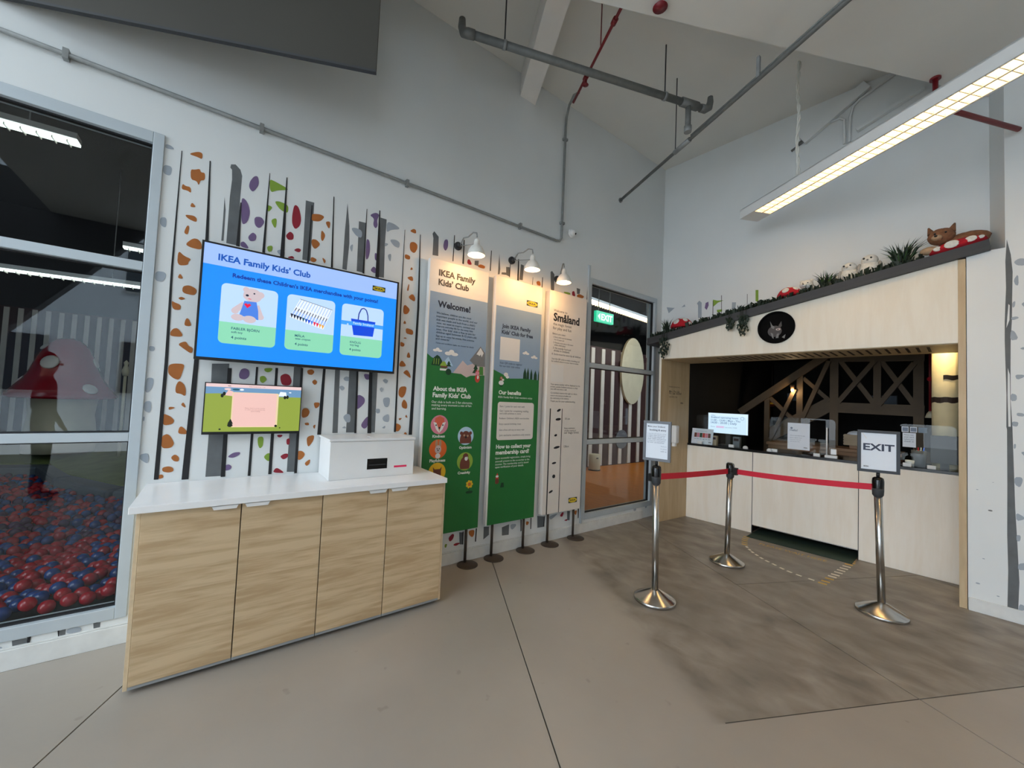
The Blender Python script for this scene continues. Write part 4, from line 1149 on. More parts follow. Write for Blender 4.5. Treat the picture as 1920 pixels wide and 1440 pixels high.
# soft toy bear
cx = .126
pr.poly('scr_skin', circ(.105, 2.150, .018)); pr.poly('scr_skin', circ(.185, 2.128, .022))
pr.poly('scr_skin', circ(.142, 2.118, .052, .046))
pr.poly('scr_skin', circ(.120, 2.108, .030, .024)); pr.poly('scr_black', circ(.112, 2.114, .009, .007))
pr.poly('scr_black', circ(.150, 2.132, .005)); pr.stroke('scr_red', [(.118, 2.094), (.135, 2.092)], .004)
pr.stroke('scr_skin', [(.100, 2.055), (.050, 2.005)], .036); pr.stroke('scr_skin', [(.165, 2.055), (.192, 1.985)], .034)
pr.poly('scr_skin', circ(.052, 2.003, .02)); pr.poly('scr_skin', circ(.193, 1.982, .019))
pr.poly('scr_denim', [(.098, 2.075), (.165, 2.078), (.178, 2.02), (.182, 1.96), (.13, 1.972), (.075, 1.975), (.088, 2.03)])
pr.poly('scr_skin', circ(.068, 1.962, .035, .022)); pr.poly('scr_skin', circ(.133, 1.958, .036, .024))
pr.poly('scr_red', [(.117, 2.030), (.098, 2.052), (.107, 2.062), (.117, 2.056), (.128, 2.062), (.137, 2.052)])
# crayons in a tray
A0, A1, A2, A3 = (.420, 2.148), (.634, 2.106), (.579, 1.954), (.360, 2.012)
tips = ['scr_black'] * 4 + ['scr_dark', 'scr_navy', 'scr_bag', 'scr_denim', 'scr_red', 'scr_red', 'scr_orange', 'scr_orange']
def lerp(a, b, t): return (a[0] + (b[0] - a[0]) * t, a[1] + (b[1] - a[1]) * t)
pr.poly('scr_white', [A0, A1, A2, A3])
for k in range(12):
    t = (k + .5) / 12
    a, b = lerp(A0, A1, t), lerp(A3, A2, t)
    pr.stroke('scr_bluelight', [lerp(a, b, .02), lerp(a, b, .40)], .0025)
    pr.stroke('scr_black', [lerp(a, b, .46), lerp(a, b, .62)], .005)
    pr.stroke('scr_light', [lerp(a, b, .62), lerp(a, b, .86)], .011)
    c = lerp(a, b, .9)
    pr.poly(tips[k], [(c[0] - .009, c[1] + .016), (c[0] + .009, c[1] + .012), (c[0] - .002, c[1] - .016)])
pr.stroke('scr_black', [A0, A1], .003)
# blue bag
pr.rect('scr_bluelight', .699, 2.014, 1.010, 2.044)
pr.stroke('scr_navy2', [(.818, 2.06), (.822, 2.11), (.838, 2.15), (.857, 2.158), (.876, 2.145), (.889, 2.105), (.892, 2.06)], .008)
pr.poly('scr_bag', [(.766, 2.066), (.949, 2.064), (.935, 1.948), (.790, 1.943)])
pr.poly('scr_bluelight', [(.770, 2.046), (.946, 2.046), (.944, 2.020), (.774, 2.018)])
pr.text('scr_white', 'Family Småland', (.785, 2.027), (.935, 2.027))
for k in range(3):
    pr.poly('scr_card', circ(.745, 1.975 + .022 * k, .006, .008))
logo(pr, .912, 2.310, 1.012, 2.350)
for s, colr, a, bq in TV_TEXT:
    pr.text(colr, s, a, bq, .032 if len(s) > 15 else .014)
pr.build('screen_picture', scr)

# ------------------------------------------------------------------ small screen
t2 = thing('monitor', 'small wall monitor with a pink card over green grass', 'screen', (.03, .2, 1.2))
part('case', MB().box(.028, -.074, 1.203, .057, .473, 1.534), 'black', t2, bev=.002)
part('wall_bracket', MB().box(.001, .1, 1.3, .028, .3, 1.45), 'dark_grey', t2)
d2 = part('display', MB().box(.0572, -.068, 1.220, .058, .468, 1.528), 'scr2_grass', t2)
bz = MB()
for q in ((-.074, 1.203, .473, 1.220), (-.074, 1.528, .473, 1.534), (-.074, 1.22, -.068, 1.528), (.468, 1.22, .473, 1.528)):
    bz.box(.0572, q[0], q[1], .060, q[2], q[3])
part('bezel', bz, 'black', t2)
pr = Print(wallmap(.058))
pr.rect('scr2_sky', -.068, 1.455, .468, 1.507)
pr.poly('scr2_grass', [(-.068, 1.462), (.0, 1.466), (.07, 1.458), (.07, 1.44), (-.068, 1.44)])
pr.rect('scr2_pale', -.068, 1.507, .468, 1.528)
pr.poly('scr2_pale', circ(.045, 1.495, .018, .007)); pr.poly('scr_white', circ(.120, 1.494, .012, .006)); pr.poly('scr_white', circ(.400, 1.487, .008, .004))
pr.poly('scr2_pink', [(.03, 1.455), (.05, 1.49), (.075, 1.48), (.075, 1.45)])
pr.poly('scr_dark', circ(.09, 1.494, .02, .006)); pr.poly('scr_white', [(.33, 1.46), (.34, 1.49), (.375, 1.488), (.38, 1.46)])
pr.poly('scr2_cream', rrect(.071, 1.248, .333, 1.477, .01))
pr.poly('scr2_pink', rrect(.077, 1.253, .322, 1.474, .009))
for z, h in ((1.283, .03), (1.268, .02)):
    pr.poly('scr2_dark', [(.055, z - .012), (.085, z - .012), (.070, z + h * .7)])
pr.poly('scr2_dark', circ(.069, 1.262, .014, .012)); pr.poly('scr2_dark', circ(.325, 1.256, .008)); pr.poly('scr2_dark', circ(.017, 1.236, .006, .005)); pr.poly('scr2_dark', circ(.35, 1.243, .004))
for yy, zz in ((.028, 1.465), (.385, 1.455), (.37, 1.452), (.018, 1.452)):
    pr.poly('scr2_dark', circ(yy, zz, .008, .012))
for k, (s, a, bq) in enumerate((('Please check in at the counter', .144, .258), ('to collect your new membership', .144, .257), ('card today.', .177, .231))):
    pr.text('scr2_text', s, (a, 1.371 - k * .0105), (bq, 1.371 - k * .0105))
pr.text('scr2_text', "IKEA Family Kids' Club", (.16, 1.513), (.25, 1.513)); pr.text('scr2_dark', 'IKEA', (.045, 1.513), (.062, 1.513), .03)
pr.build('screen_picture', d2)

# ------------------------------------------------------------------ three tall information panels
def info_panel(y0, y1, label, sidem, thick, legs, z0=.313, z1=2.698):
    xb = .078 - thick
    t = thing('information_panel', label, 'panel', ((xb + .078) / 2, (y0 + y1) / 2, 0), 'tall free-standing panels by the mural')
    bd_ = part('board', MB().box(xb, y0, z0, .0778, y1, z1), sidem, t, bev=.002)
    for ly in legs:
        part('leg', MB().cyl((.052, ly, .011), (.052, ly, z0 + .02), .013, seg=14), 'stand_brown', t)
        part('foot_plate', MB().lathe([(0, 0), (.095, 0), (.095, .006), (.088, .010), (.015, .011), (0, .011)], (.098, ly, .0), 28), 'stand_brown', t)
    return t, bd_
def cloud(pr, m, x, y, s):
    pr.poly(m, circ(x - .022 * s, y - .004 * s, .022 * s, .011 * s)); pr.poly(m, circ(x + .020 * s, y - .005 * s, .024 * s, .010 * s)); pr.poly(m, circ(x, y + .006 * s, .018 * s, .014 * s))
def fir(pr, m, x, y, w, h):
    pr.poly(m, [(x - w / 2, y), (x + w / 2, y), (x + w * .18, y + h * .45), (x + w * .36, y + h * .45), (x, y + h), (x - w * .36, y + h * .45), (x - w * .18, y + h * .45)])

t, bd_ = info_panel(1.388, 1.990, 'tall panel with white heading, blue sky and four animal badges on green', 'p_white', .045, (1.487, 1.885))
pr = Print(wallmap(.0778))
y0, y1 = 1.402, 1.990
pr.rect('p_blue', y0, 1.65, y1, 2.412)
pr.poly('p_beige', [(1.64, 1.70), (1.75, 1.84), (1.80, 1.80), (1.88, 1.83), (y1, 1.80), (y1, 1.65), (1.64, 1.65)])
pr.poly('p_grey', [(1.822, 1.849), (1.933, 1.988), (1.985, 1.932), (y1, 1.803), (1.885, 1.80)])
pr.poly('p_white', [(1.892, 1.911), (1.934, 1.977), (1.969, 1.930), (1.950, 1.890), (1.938, 1.915), (1.925, 1.898), (1.911, 1.908)])
pr.poly('p_sky', [(1.555, 1.80), (1.604, 1.862), (1.655, 1.78)])
cloud(pr, 'p_white', 1.498, 1.909, 1.0); cloud(pr, 'p_white', 1.634, 1.895, 1.5)
pr.poly('p_green', [(y0, .313), (y1, .313), (y1, 1.722), (1.90, 1.715), (1.839, 1.709), (1.796, 1.690), (1.74, 1.718), (1.62, 1.722), (1.54, 1.812), (1.443, 1.842), (y0, 1.87)])
pr.poly('p_dgreen', [(1.445, 1.775), (1.548, 1.770), (1.545, 1.82), (1.52, 1.855), (1.495, 1.866), (1.465, 1.84)])
for k in range(3): pr.stroke('p_olive', [(1.468 + .022 * k, 1.785), (1.470 + .022 * k, 1.835)], .006)
pr.poly('p_olive', [(1.525, 1.775), (1.60, 1.77), (1.575, 1.815), (1.55, 1.815)]); pr.rect('p_brown', 1.535, 1.760, 1.60, 1.775); pr.rect('p_white', 1.528, 1.735, 1.598, 1.752)
fir(pr, 'p_dgreen', 1.612, 1.775, .05, .05); pr.poly('p_dgreen', circ(1.612, 1.727, .028))
fir(pr, 'p_dgreen', 1.890, 1.735, .07, .085); pr.poly('p_green2', [(1.925, 1.722), (1.975, 1.722), (1.97, 1.80), (1.93, 1.80)])
pr.poly('p_red', circ(1.913, 1.690, .026, .04)); pr.poly('p_pink', circ(1.910, 1.738, .022, .02)); pr.poly('p_white', circ(1.918, 1.70, .010, .018)); pr.poly('p_red', [(1.892, 1.75), (1.900, 1.772), (1.908, 1.752)]); pr.poly('p_red', [(1.915, 1.752), (1.924, 1.772), (1.930, 1.75)])
def badge(x, y, r, bg):
    pr.poly(bg, circ(x, y, r, r, 32))
badge(1.551, 1.262, .083, 'p_pink')          # fox
pr.poly('p_fox', [(1.508, 1.318), (1.551, 1.338), (1.594, 1.318), (1.598, 1.27), (1.551, 1.185), (1.504, 1.27)])
pr.poly('p_white', [(1.492, 1.285), (1.520, 1.280), (1.548, 1.215), (1.551, 1.19), (1.520, 1.222)]); pr.poly('p_white', [(1.610, 1.285), (1.582, 1.280), (1.554, 1.215), (1.551, 1.19), (1.582, 1.222)])
pr.poly('t_black', circ(1.519, 1.258, .007)); pr.poly('t_black', circ(1.583, 1.258, .007)); pr.poly('t_black', circ(1.551, 1.235, .009))
badge(1.548, 1.052, .083, 'p_orange')        # hare
pr.poly('p_tan', circ(1.532, 1.098, .012, .036)); pr.poly('p_tan', circ(1.566, 1.098, .012, .036)); pr.poly('p_beige', circ(1.549, 1.048, .030, .036)); pr.poly('p_white', circ(1.549, .992, .024, .022))
pr.poly('t_black', circ(1.540, 1.054, .005)); pr.poly('t_black', circ(1.560, 1.054, .005)); pr.poly('t_black', circ(1.549, 1.040, .006))
badge(1.818, 1.160, .082, 'p_sky')           # bear
pr.poly('p_brown', clip(circ(1.818, 1.120, .060, .085), 0, 1, 1.092)); pr.poly('p_brown', circ(1.772, 1.185, .016)); pr.poly('p_brown', circ(1.866, 1.185, .016))
pr.poly('p_tan', circ(1.802, 1.165, .010)); pr.poly('p_tan', circ(1.838, 1.160, .010)); pr.poly('t_black', circ(1.820, 1.148, .010))
badge(1.822, .930, .082, 'p_olive')          # squirrel
pr.poly('p_brown', clip(circ(1.822, .90, .052, .075), 0, 1, .862)); pr.poly('p_brown', circ(1.826, .975, .028)); pr.poly('p_white', circ(1.834, .955, .017, .02)); pr.poly('t_black', circ(1.832, .972, .005))
badge(1.549, .852, .082, 'p_yellow')         # owl
pr.poly('p_brown', [(1.510, .80), (1.590, .80), (1.586, .86), (1.592, .90), (1.575, .878), (1.526, .878), (1.508, .90), (1.514, .86)])
for k in range(7):
    a = k * 2 * PI / 7; pr.poly('p_yellow', circ(1.880 + .026 * math.cos(a), .719 + .026 * math.sin(a), .012, .012, 12))
pr.poly('p_orange', circ(1.880, .719, .014)); pr.poly('p_dgreen', circ(1.870, .648, .026, .012)); pr.poly('p_dgreen', circ(1.895, .648, .022, .012)); pr.stroke('p_dgreen', [(1.88, .69), (1.88, .65)], .006)
BOLD1 = {"IKEA Family", "Kids' Club", "Welcome!", "About the IKEA", "Family Kids' Club", "Kindness", "Optimism", "Playfulness", "Creativity"}
for s, colr, a, bq in PANEL1_TEXT: pr.text(colr, s, a, bq, .035 if s in BOLD1 else .005)
pr.build('panel_print', bd_)

t, bd_ = info_panel(2.074, 2.664, 'tall panel with blue sky, small trees and a white benefits box on green', 'p_white', .045, (2.172, 2.555))
pr = Print(wallmap(.0778))
y0, y1 = 2.090, 2.664
pr.rect('p_blue', y0, 1.65, y1, 2.410)
cloud(pr, 'p_white', 2.476, 1.984, 1.0); cloud(pr, 'p_white', 2.588, 1.953, 1.0)
for x, w, h in ((2.473, .045, .125), (2.512, .035, .13), (2.557, .034, .12), (2.611, .045, .11), (2.655, .018, .115)):
    pr.poly('p_dgreen', [(x - w / 2, 1.71), (min(x + w / 2, y1), 1.71), (min(x + w * .42, y1), 1.71 + h * .55), (x, 1.71 + h), (x - w * .42, 1.71 + h * .55)])
pr.poly('p_green', [(y0, .313), (y1, .313), (y1, 1.719), (2.448, 1.723), (2.285, 1.712), (2.204, 1.747), (y0, 1.787)])
pr.poly('p_brown', circ(2.185, 1.705, .022, .022)); pr.poly('p_white', circ(2.185, 1.665, .030, .022)); pr.poly('p_white', circ(2.205, 1.695, .014, .010)); pr.poly('p_tan', circ(2.185, 1.712, .012)); pr.poly('p_cream', circ(2.238, 1.748, .026, .020)); pr.poly('p_white', circ(2.256, 1.725, .020, .014)); pr.poly('p_dgreen', circ(2.186, 1.635, .018, .008))
pr.poly('p_white', rrect(2.154, 1.889, 2.394, 2.112, .004))
pr.poly('p_cream', rrect(2.156, 1.112, 2.608, 1.481, .028))
pr.poly('p_red', [(2.165, .70), (2.205, .70), (2.200, .77), (2.186, .80), (2.170, .77)]); pr.poly('p_white', circ(2.185, .765, .017, .011)); pr.poly('p_brown', circ(2.185, .718, .022, .026)); pr.poly('p_dgreen', [(2.225, .655), (2.27, .655), (2.265, .70), (2.235, .70)])
logo(pr, 2.459, 2.472, 2.605, 2.527)
BOLD2 = {"Join IKEA Family", "Kids' Club for free", "Our benefits", "How to collect your", "membership card?"}
for s, colr, a, bq in PANEL2_TEXT: pr.text(colr, s, a, bq, .035 if s in BOLD2 else .005)
pr.build('panel_print', bd_)

t, bd_ = info_panel(2.775, 3.342, 'tall plain white panel with black text and a birch trunk height chart', 'p_cream', .07, (2.885, 3.27))
pr = Print(wallmap(.0778))
for yy, wv in ((2.838, .016), (3.013, .010)):
    pr.poly('t_black', [(yy - wv / 2, .313), (yy + wv / 2, .313), (yy + wv * .45, .9), (yy + wv * .5, 1.43), (yy - wv * .4, 1.43), (yy - wv * .5, .8)])
for (yy, zz), (a, bq, rot) in zip([(2.963, 1.413), (2.959, 1.316), (2.930, 1.144), (2.952, 1.014), (2.921, .848), (2.924, .706), (2.889, .547)], [(.030, .013, .35), (.040, .014, .1), (.021, .012, .2), (.046, .013, .15), (.032, .011, .1), (.022, .02, 0), (.03, .012, .35)]):
    pr.poly('t_black', [(yy + x * math.cos(rot) - z * math.sin(rot), zz + x * math.sin(rot) + z * math.cos(rot)) for x, z in circ(0, 0, a, bq, 14)])
pr.poly('p_white', rrect(2.826, 1.720, 3.010, 1.908, .004))
pr.build('trunk_print', bd_)
pr = Print(wallmap(.0778))
logo(pr, 3.158, .392, 3.291, .450)
pr.build('logo_print', bd_)
pr = Print(wallmap(.0778))
for s, colr, a, bq in PANEL3_TEXT: pr.text(colr, s, a, bq, .035 if s == 'Småland' else .005)
pr.build('panel_print', bd_)

# ------------------------------------------------------------------ three wall lamps over the panels
def wall_lamp(y, z, wy, wz, label, x=.30):
    t = thing('wall_lamp', label, 'lamp', (0, wy, wz), 'small wall lamps over the panels')
    part('wall_plate', MB().cyl((.001, wy, wz), (.016, wy, wz), .038, seg=20).cyl((.016, wy, wz), (.055, wy, wz), .018, seg=14), 'dark_grey', t)
    top = z + .15
    part('arm', MB().tube([(.05, wy, wz), (.10, wy + (y - wy) * .2, wz + .05), (.17, wy + (y - wy) * .5, top + .05), (.24, wy + (y - wy) * .8, top + .07), (x - .01, y, top + .05), (x, y, top + .01)], .006, 8), 'galv', t)
    part('brace', MB().cyl((.05, wy, wz - .01), (x - .04, y, z + .11), .004, seg=8), 'galv', t)
    sh_ = part('shade', MB().lathe([(.074, 0), (.076, .004), (.068, .04), (.048, .075), (.026, .092), (.024, .125), (.018, .14), (0, .142), (0, .138), (.016, .136), (.022, .09), (.044, .072), (.064, .038), (.071, .004), (.074, 0)], (x, y, z), 28), 'lamp_enamel', t)
    part('bulb', MB().ell((x, y, z + .035), (.034, .034, .03), 16, 10), 'bulb_warm', sh_)
    ll = bpy.data.lights.new('lamp_light', 'POINT'); ll.energy = 3.6; ll.color = (1, .50, .16); ll.shadow_soft_size = .03
    lo_ = bpy.data.objects.new('lamp_light', ll); COL.objects.link(lo_); lo_.parent = t; lo_.location = (x, y - wy, z - .012 - wz)
wall_lamp(1.709, 2.735, 1.684, 2.895, 'small white bell wall lamp over the panel with animal badges')
wall_lamp(2.335, 2.755, 2.300, 2.915, 'small white bell wall lamp over the panel with the benefits box')
wall_lamp(2.754, 2.720, 2.930, 2.860, 'small white bell wall lamp over the plain white panel')

# ------------------------------------------------------------------ conduits, camera and pipes
cd = thing('wall_conduit', 'long grey conduit with clamps running along the mural wall', 'conduit', (.02, 1.0, 3.29))
part('pipe', MB().tube([(.022, -5.0, 3.29), (.022, 1.0, 3.29), (.022, 2.88, 3.28), (.022, 2.935, 3.29), (.022, 2.958, 3.33), (.022, 2.962, 4.6), (.022, 2.967, 4.72), (.10, 2.93, 4.80), (.25, 2.85, 4.78), (.42, 2.72, 4.62), (.55, 2.62, 4.50)], .013, 10), 'galv', cd)
for yy in (-.78, .13, 1.17, 2.38):
    part('clamp', MB().box(.001, yy - .012, 3.262, .037, yy + .012, 3.318), 'galv', cd)
for zz in (3.5, 4.46):
    part('clamp', MB().box(.001, 2.935, zz - .012, .037, 2.99, zz + .012), 'galv', cd)
dc = thing('dome_camera', 'small white dome camera on the wall right of the conduit corner', 'camera', (0, 3.12, 3.43))
part('mount', MB().cyl((.001, 3.12, 3.434), (.03, 3.12, 3.434), .048, seg=24), 'white_plastic', dc)
part('dome', MB().ell((.03, 3.12, 3.434), (.04, .042, .042), 20, 12), 'white_plastic', dc)
part('lens', MB().ell((.06, 3.135, 3.418), (.012, .012, .012), 12, 8), 'eye_black', dc)

gp = thing('drain_pipe', 'thick dark grey pipe with elbow ends hung under the ceiling', 'pipe', (.9, 2.5, 4.4))
e0 = Vector((.50, 1.42, 4.40)); e1 = Vector((1.275, 3.62, 4.40))
part('pipe', MB().cyl(e0, e1, .031, seg=18), 'pipe_dark', gp)
part('elbow', MB().tube([e0 + Vector((.02, .05, 0)), e0, e0 + Vector((-.035, -.02, .02)), e0 + Vector((-.05, -.03, .07)), e0 + Vector((-.05, -.03, .14))], [.036, .038, .036, .032, .026], 14), 'pipe_dark', gp)
part('elbow', MB().tube([e1 + Vector((-.02, -.05, 0)), e1, e1 + Vector((.02, .03, .02)), e1 + Vector((.03, .035, .07)), e1 + Vector((.03, .035, .12))], [.036, .038, .036, .030, .024], 14), 'pipe_dark', gp)
part('tee', MB().cyl(e0.lerp(e1, .88), e0.lerp(e1, .96), .040, seg=18), 'pipe_dark', gp)
dp = e0.lerp(e1, .915)
part('drop', MB().cyl((dp.x, dp.y, 4.40), (dp.x, dp.y, 4.135), .026, seg=16), 'pipe_dark', gp)
part('collar', MB().cyl((dp.x, dp.y, 4.18), (dp.x, dp.y, 4.12), .034, seg=16), 'galv', gp)
for tt, zt in ((.13, 4.655), (.80, 4.9)):
    q = e0.lerp(e1, tt)
    part('hanger_rod', MB().cyl((q.x, q.y, 4.42), (q.x, q.y, 4.9 if zt > 4.7 else 4.9), .006, seg=8), 'dark_grey', gp)
    part('hanger_clip', MB().cyl(q - (e1 - e0).normalized() * .012, q + (e1 - e0).normalized() * .012, .037, seg=16), 'galv', gp)

cp_ = thing('ceiling_conduits', 'slim grey conduit running from the mural wall up across the ceiling', 'conduit', (1.2, 3.5, 4.1))
k0 = Vector((.012, 3.973, 4.116)); k1 = Vector((4.6, 2.25, 4.116)); kd = (k1 - k0).normalized(); ks = kd.cross(Vector((0, 0, 1)))
part('pipe', MB().cyl(k0, k1, .017, seg=14), 'pipe_dark', cp_)
part('thin_pipe', MB().cyl(k0 + kd * 1.25 - ks * .005 + Vector((0, 0, .035)), k1 - ks * .005 + Vector((0, 0, .035)), .009, seg=10), 'galv', cp_)
part('tee', MB().cyl(k0 + kd * 1.02, k0 + kd * 1.24, .024, seg=14), 'galv', cp_)
part('wall_flange', MB().cyl((.001, 3.975, 4.116), (.014, 3.972, 4.116), .03, seg=16), 'galv', cp_)
hp = k0 + kd * 1.03
part('hanger_rod', MB().cyl((hp.x, hp.y, 4.13), (hp.x, hp.y, 4.9), .005, seg=8), 'dark_grey', cp_)
hp = k0 + kd * 2.0
part('saddle', MB().box(hp.x - .012, hp.y - .012, 4.13, hp.x + .012, hp.y + .012, 4.299), 'galv', cp_)

rp = thing('sprinkler_pipe', 'thin red sprinkler pipe under the ceiling above the grey drain pipe', 'pipe', (.9, 2.5, 4.5))
r0 = Vector((1.55, 2.18, 4.62)); r1 = Vector((.43, 2.67, 4.62))
r0 = Vector((1.318 + .25, 2.28 - .12, 4.5)); r1 = Vector((.431, 2.669, 4.5))
part('pipe', MB().cyl(r0, r1, .012, seg=12), 'red_pipe', rp)
for tt in (.30, .75):
    q = r0.lerp(r1, tt)
    part('coupling', MB().cyl(q - (r1 - r0).normalized() * .025, q + (r1 - r0).normalized() * .025, .022, seg=12), 'red_pipe', rp)
q = r0.lerp(r1, .75)
part('head', MB().cyl((q.x, q.y, 4.5), (q.x, q.y, 4.43), .012).lathe([(0, 4.425), (.028, 4.43), (.02, 4.44), (0, 4.445)], (q.x, q.y, 0), 14), 'red_pipe', rp)
part('hanger_rod', MB().cyl((r0.lerp(r1, .5).x, r0.lerp(r1, .5).y, 4.5), (r0.lerp(r1, .5).x, r0.lerp(r1, .5).y, 4.9), .005, seg=8), 'red_pipe', rp)
solo('ceiling_sprinkler', MB().lathe([(0, 4.262), (.05, 4.268), (.04, 4.28), (.02, 4.30), (0, 4.30)], (1.64, 2.30, 0), 18), 'red_pipe', 'red ceiling sprinkler under the edge of the lowered ceiling', 'sprinkler', (1.64, 2.30, 4.26))
rb = thing('fire_pipe', 'red fire pipe running over the pillar right of the strip lamp', 'pipe', (2.9, 4.4, 3.8))
f0 = Vector((2.825, 4.19, 3.76)); f1 = Vector((3.112, 4.84, 3.76))
part('pipe', MB().tube([(2.70, 4.58, 4.299), (2.70, 4.58, 4.05), (2.72, 4.45, 3.90), (2.78, 4.22, 3.78), f0 + Vector((-.02, -.04, .01)), f0, f1], .018, 12), 'red_pipe', rb)
part('flange', MB().cyl((2.70, 4.58, 4.285), (2.70, 4.58, 4.2995), .035, seg=16), 'red_pipe', rb)
part('elbow', MB().ell((2.815, 4.17, 3.762), (.026, .026, .026), 12, 8), 'red_pipe', rb)

# ------------------------------------------------------------------ hanging strip lamp with louvres
sd = Vector((-AX, -AY, 0)); sb = Vector((BX, BY, 0))
def strip_lamp(s0, LN, label, zc, cable_at, cable_top, SW=.225):
    s0 = Vector(s0)
    lamp = thing('strip_lamp', label, 'lamp', tuple(s0 + sd * (LN / 2)), 'louvred strip lamps over the hall')
    def lp(u, w, z): return s0 + sd * u + sb * w + Vector((0, 0, z))
    hs = MB()
    hs.prism([lp(0, 0, 0), lp(0, .018, 0), lp(LN, .018, 0), lp(LN, 0, 0)], (0, 0, 0), (0, 0, .098))
    hs.prism([lp(0, SW - .018, 0), lp(0, SW, 0), lp(LN, SW, 0), lp(LN, SW - .018, 0)], (0, 0, 0), (0, 0, .098))
    hs.prism([lp(0, 0, .085), lp(0, SW, .085), lp(LN, SW, .085), lp(LN, 0, .085)], (0, 0, .0), (0, 0, .013))
    hs.prism([lp(0, .018, 0), lp(0, SW - .018, 0), lp(.19, SW - .018, 0), lp(.19, .018, 0)], (0, 0, 0), (0, 0, .085))
    hs.prism([lp(LN - .05, .018, 0), lp(LN - .05, SW - .018, 0), lp(LN, SW - .018, 0), lp(LN, .018, 0)], (0, 0, 0), (0, 0, .085))
    part('housing', hs, 'white_plastic', lamp)
    part('spine', MB().prism([lp(.19, SW / 2 - .008, .0), lp(.19, SW / 2 + .008, .0), lp(LN - .05, SW / 2 + .008, .0), lp(LN - .05, SW / 2 - .008, .0)], (0, 0, 0), (0, 0, .085)), 'louver', lamp)
    for w0, w1 in ((.02, SW / 2 - .01), (SW / 2 + .01, SW - .02)):
        wm = (w0 + w1) / 2
        part('tube', MB().cyl(lp(.2, wm, .055), lp(LN - .06, wm, .055), .013, seg=12), 'tube_warm', lamp)
        part('reflector', MB().prism([lp(.19, w0, .080), lp(.19, w1, .080), lp(LN - .05, w1, .080), lp(LN - .05, w0, .080)], (0, 0, 0), (0, 0, .004)), 'louver', lamp)
        blade = part('louver_blade', MB().prism([lp(.23, w0, .003), lp(.23, w1, .003), lp(.236, w1, .003), lp(.236, w0, .003)], (0, 0, 0), (0, 0, .04)), 'louver', lamp)
        for k in range(1, int((LN - .3) / .062)):
            link_copy(blade, 'louver_blade', lamp, sd * (.062 * k))
    cb0 = lp(cable_at, SW * .5, .098)
    for ph in (0, PI):
        part('cable', MB().tube([(cb0.x + .009 * math.cos(ph + i * .9) + .006 * math.sin(i * .35), cb0.y + .009 * math.sin(ph + i * .9), cb0.z + (cable_top - cb0.z) * i / 40) for i in range(41)], .0085, 7), 'cable_white', lamp)
    cb1 = lp(LN - .4, SW * .5, .098)
    part('suspension_wire', MB().cyl(cb1, (cb1.x, cb1.y, 4.3), .003, seg=8), 'galv', lamp)
strip_lamp((1.232, 4.489, 3.6), 3.6, 'long white strip lamp with lit louvres hanging before the reception booth', 3.6, .60, 4.9)
strip_lamp((2.95, 1.35, 3.6), 3.6, 'unseen long white strip lamp added across the hall for more top light', 3.6, .60, 4.3)  # out of view, added to give floor and walls more warm top light
strip_lamp((4.75, 2.77, 3.6), 2.1, 'unseen shorter white strip lamp added further along the row for more top light', 3.6, .60, 4.3)  # also added for top light, set clear of the left window's reflection
# ------------------------------------------------------------------ reception booth
def shelf_z(s): return 2.361 + (s - .229) * .1793
bo = thing('reception_booth', 'pale birch reception booth with slotted soffit and slanting top', 'booth', (1.5, 0, 0), frame='B')
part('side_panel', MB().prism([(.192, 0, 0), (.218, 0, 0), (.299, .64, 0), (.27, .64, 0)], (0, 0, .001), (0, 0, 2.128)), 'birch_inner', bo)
part('edge_strip', MB().box(.190, -.003, .001, .2185, -.0002, 2.128), 'birch', bo)
part('fascia', MB().prism([(.19, 0, 2.128), (2.803, 0, 2.128), (2.803, 0, shelf_z(2.803)), (.19, 0, shelf_z(.19))], (0, .0002, 0), (0, .02, 0)), 'birch', bo)
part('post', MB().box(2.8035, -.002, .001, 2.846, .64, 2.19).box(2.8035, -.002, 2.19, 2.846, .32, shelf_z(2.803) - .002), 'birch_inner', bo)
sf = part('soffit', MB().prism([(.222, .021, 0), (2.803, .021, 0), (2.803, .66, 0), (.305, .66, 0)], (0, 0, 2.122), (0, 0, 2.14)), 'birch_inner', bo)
slot0 = part('slot', MB().prism([(0, .13, 0), (.02, .13, 0), (.02, .50, 0), (0, .50, 0)], (0, 0, 2.1205), (0, 0, 2.1215)), 'bark_dark', sf)
slot0.location = (.85 + 0, 0, 0)
for k in range(1, 27):
    link_copy(slot0, 'slot', sf, (.85 + k * .068, 0, 0))
pt = Print(lambda u, v, k: (.218 + (u / .64) * .081 + .001 + k, u, v))
pt.text('t_dark', 'Småland opening hours', (.17, 1.765), (.42, 1.765)); pt.text('t_dark', 'Mon - Thu 11-8', (.18, 1.70), (.40, 1.70), .01); pt.text('t_dark', 'Fri - Sun 10.30-8', (.18, 1.672), (.45, 1.672), .01); pt.text('t_dark', 'Last entry 7pm', (.18, 1.63), (.36, 1.63)); pt.text('t_dark', 'IKEA', (.44, 1.55), (.50, 1.55), .03)
pt.build('lettering', bo)

sh = thing('display_shelf', 'dark slanting shelf on top of the birch fascia', 'shelf', (1.5, .15, 2.6), frame='B')
part('board', MB().prism([(.02, 0, shelf_z(.02)), (2.978, 0, shelf_z(2.978)), (2.970, 0, shelf_z(2.97) + .09), (.02, 0, shelf_z(.02) + .09)], (0, -.035, 0), (0, .325, 0)), 'shelf_dark', sh)
part('front_lip', MB().prism([(.02, 0, shelf_z(.02) + .0), (2.979, 0, shelf_z(2.979) + .0), (2.979, 0, shelf_z(2.979) + .03), (.02, 0, shelf_z(.02) + .03)], (0, -.042, 0), (0, -.0352, 0)), 'dark_grey', sh)
def top(s): return shelf_z(s) + .09

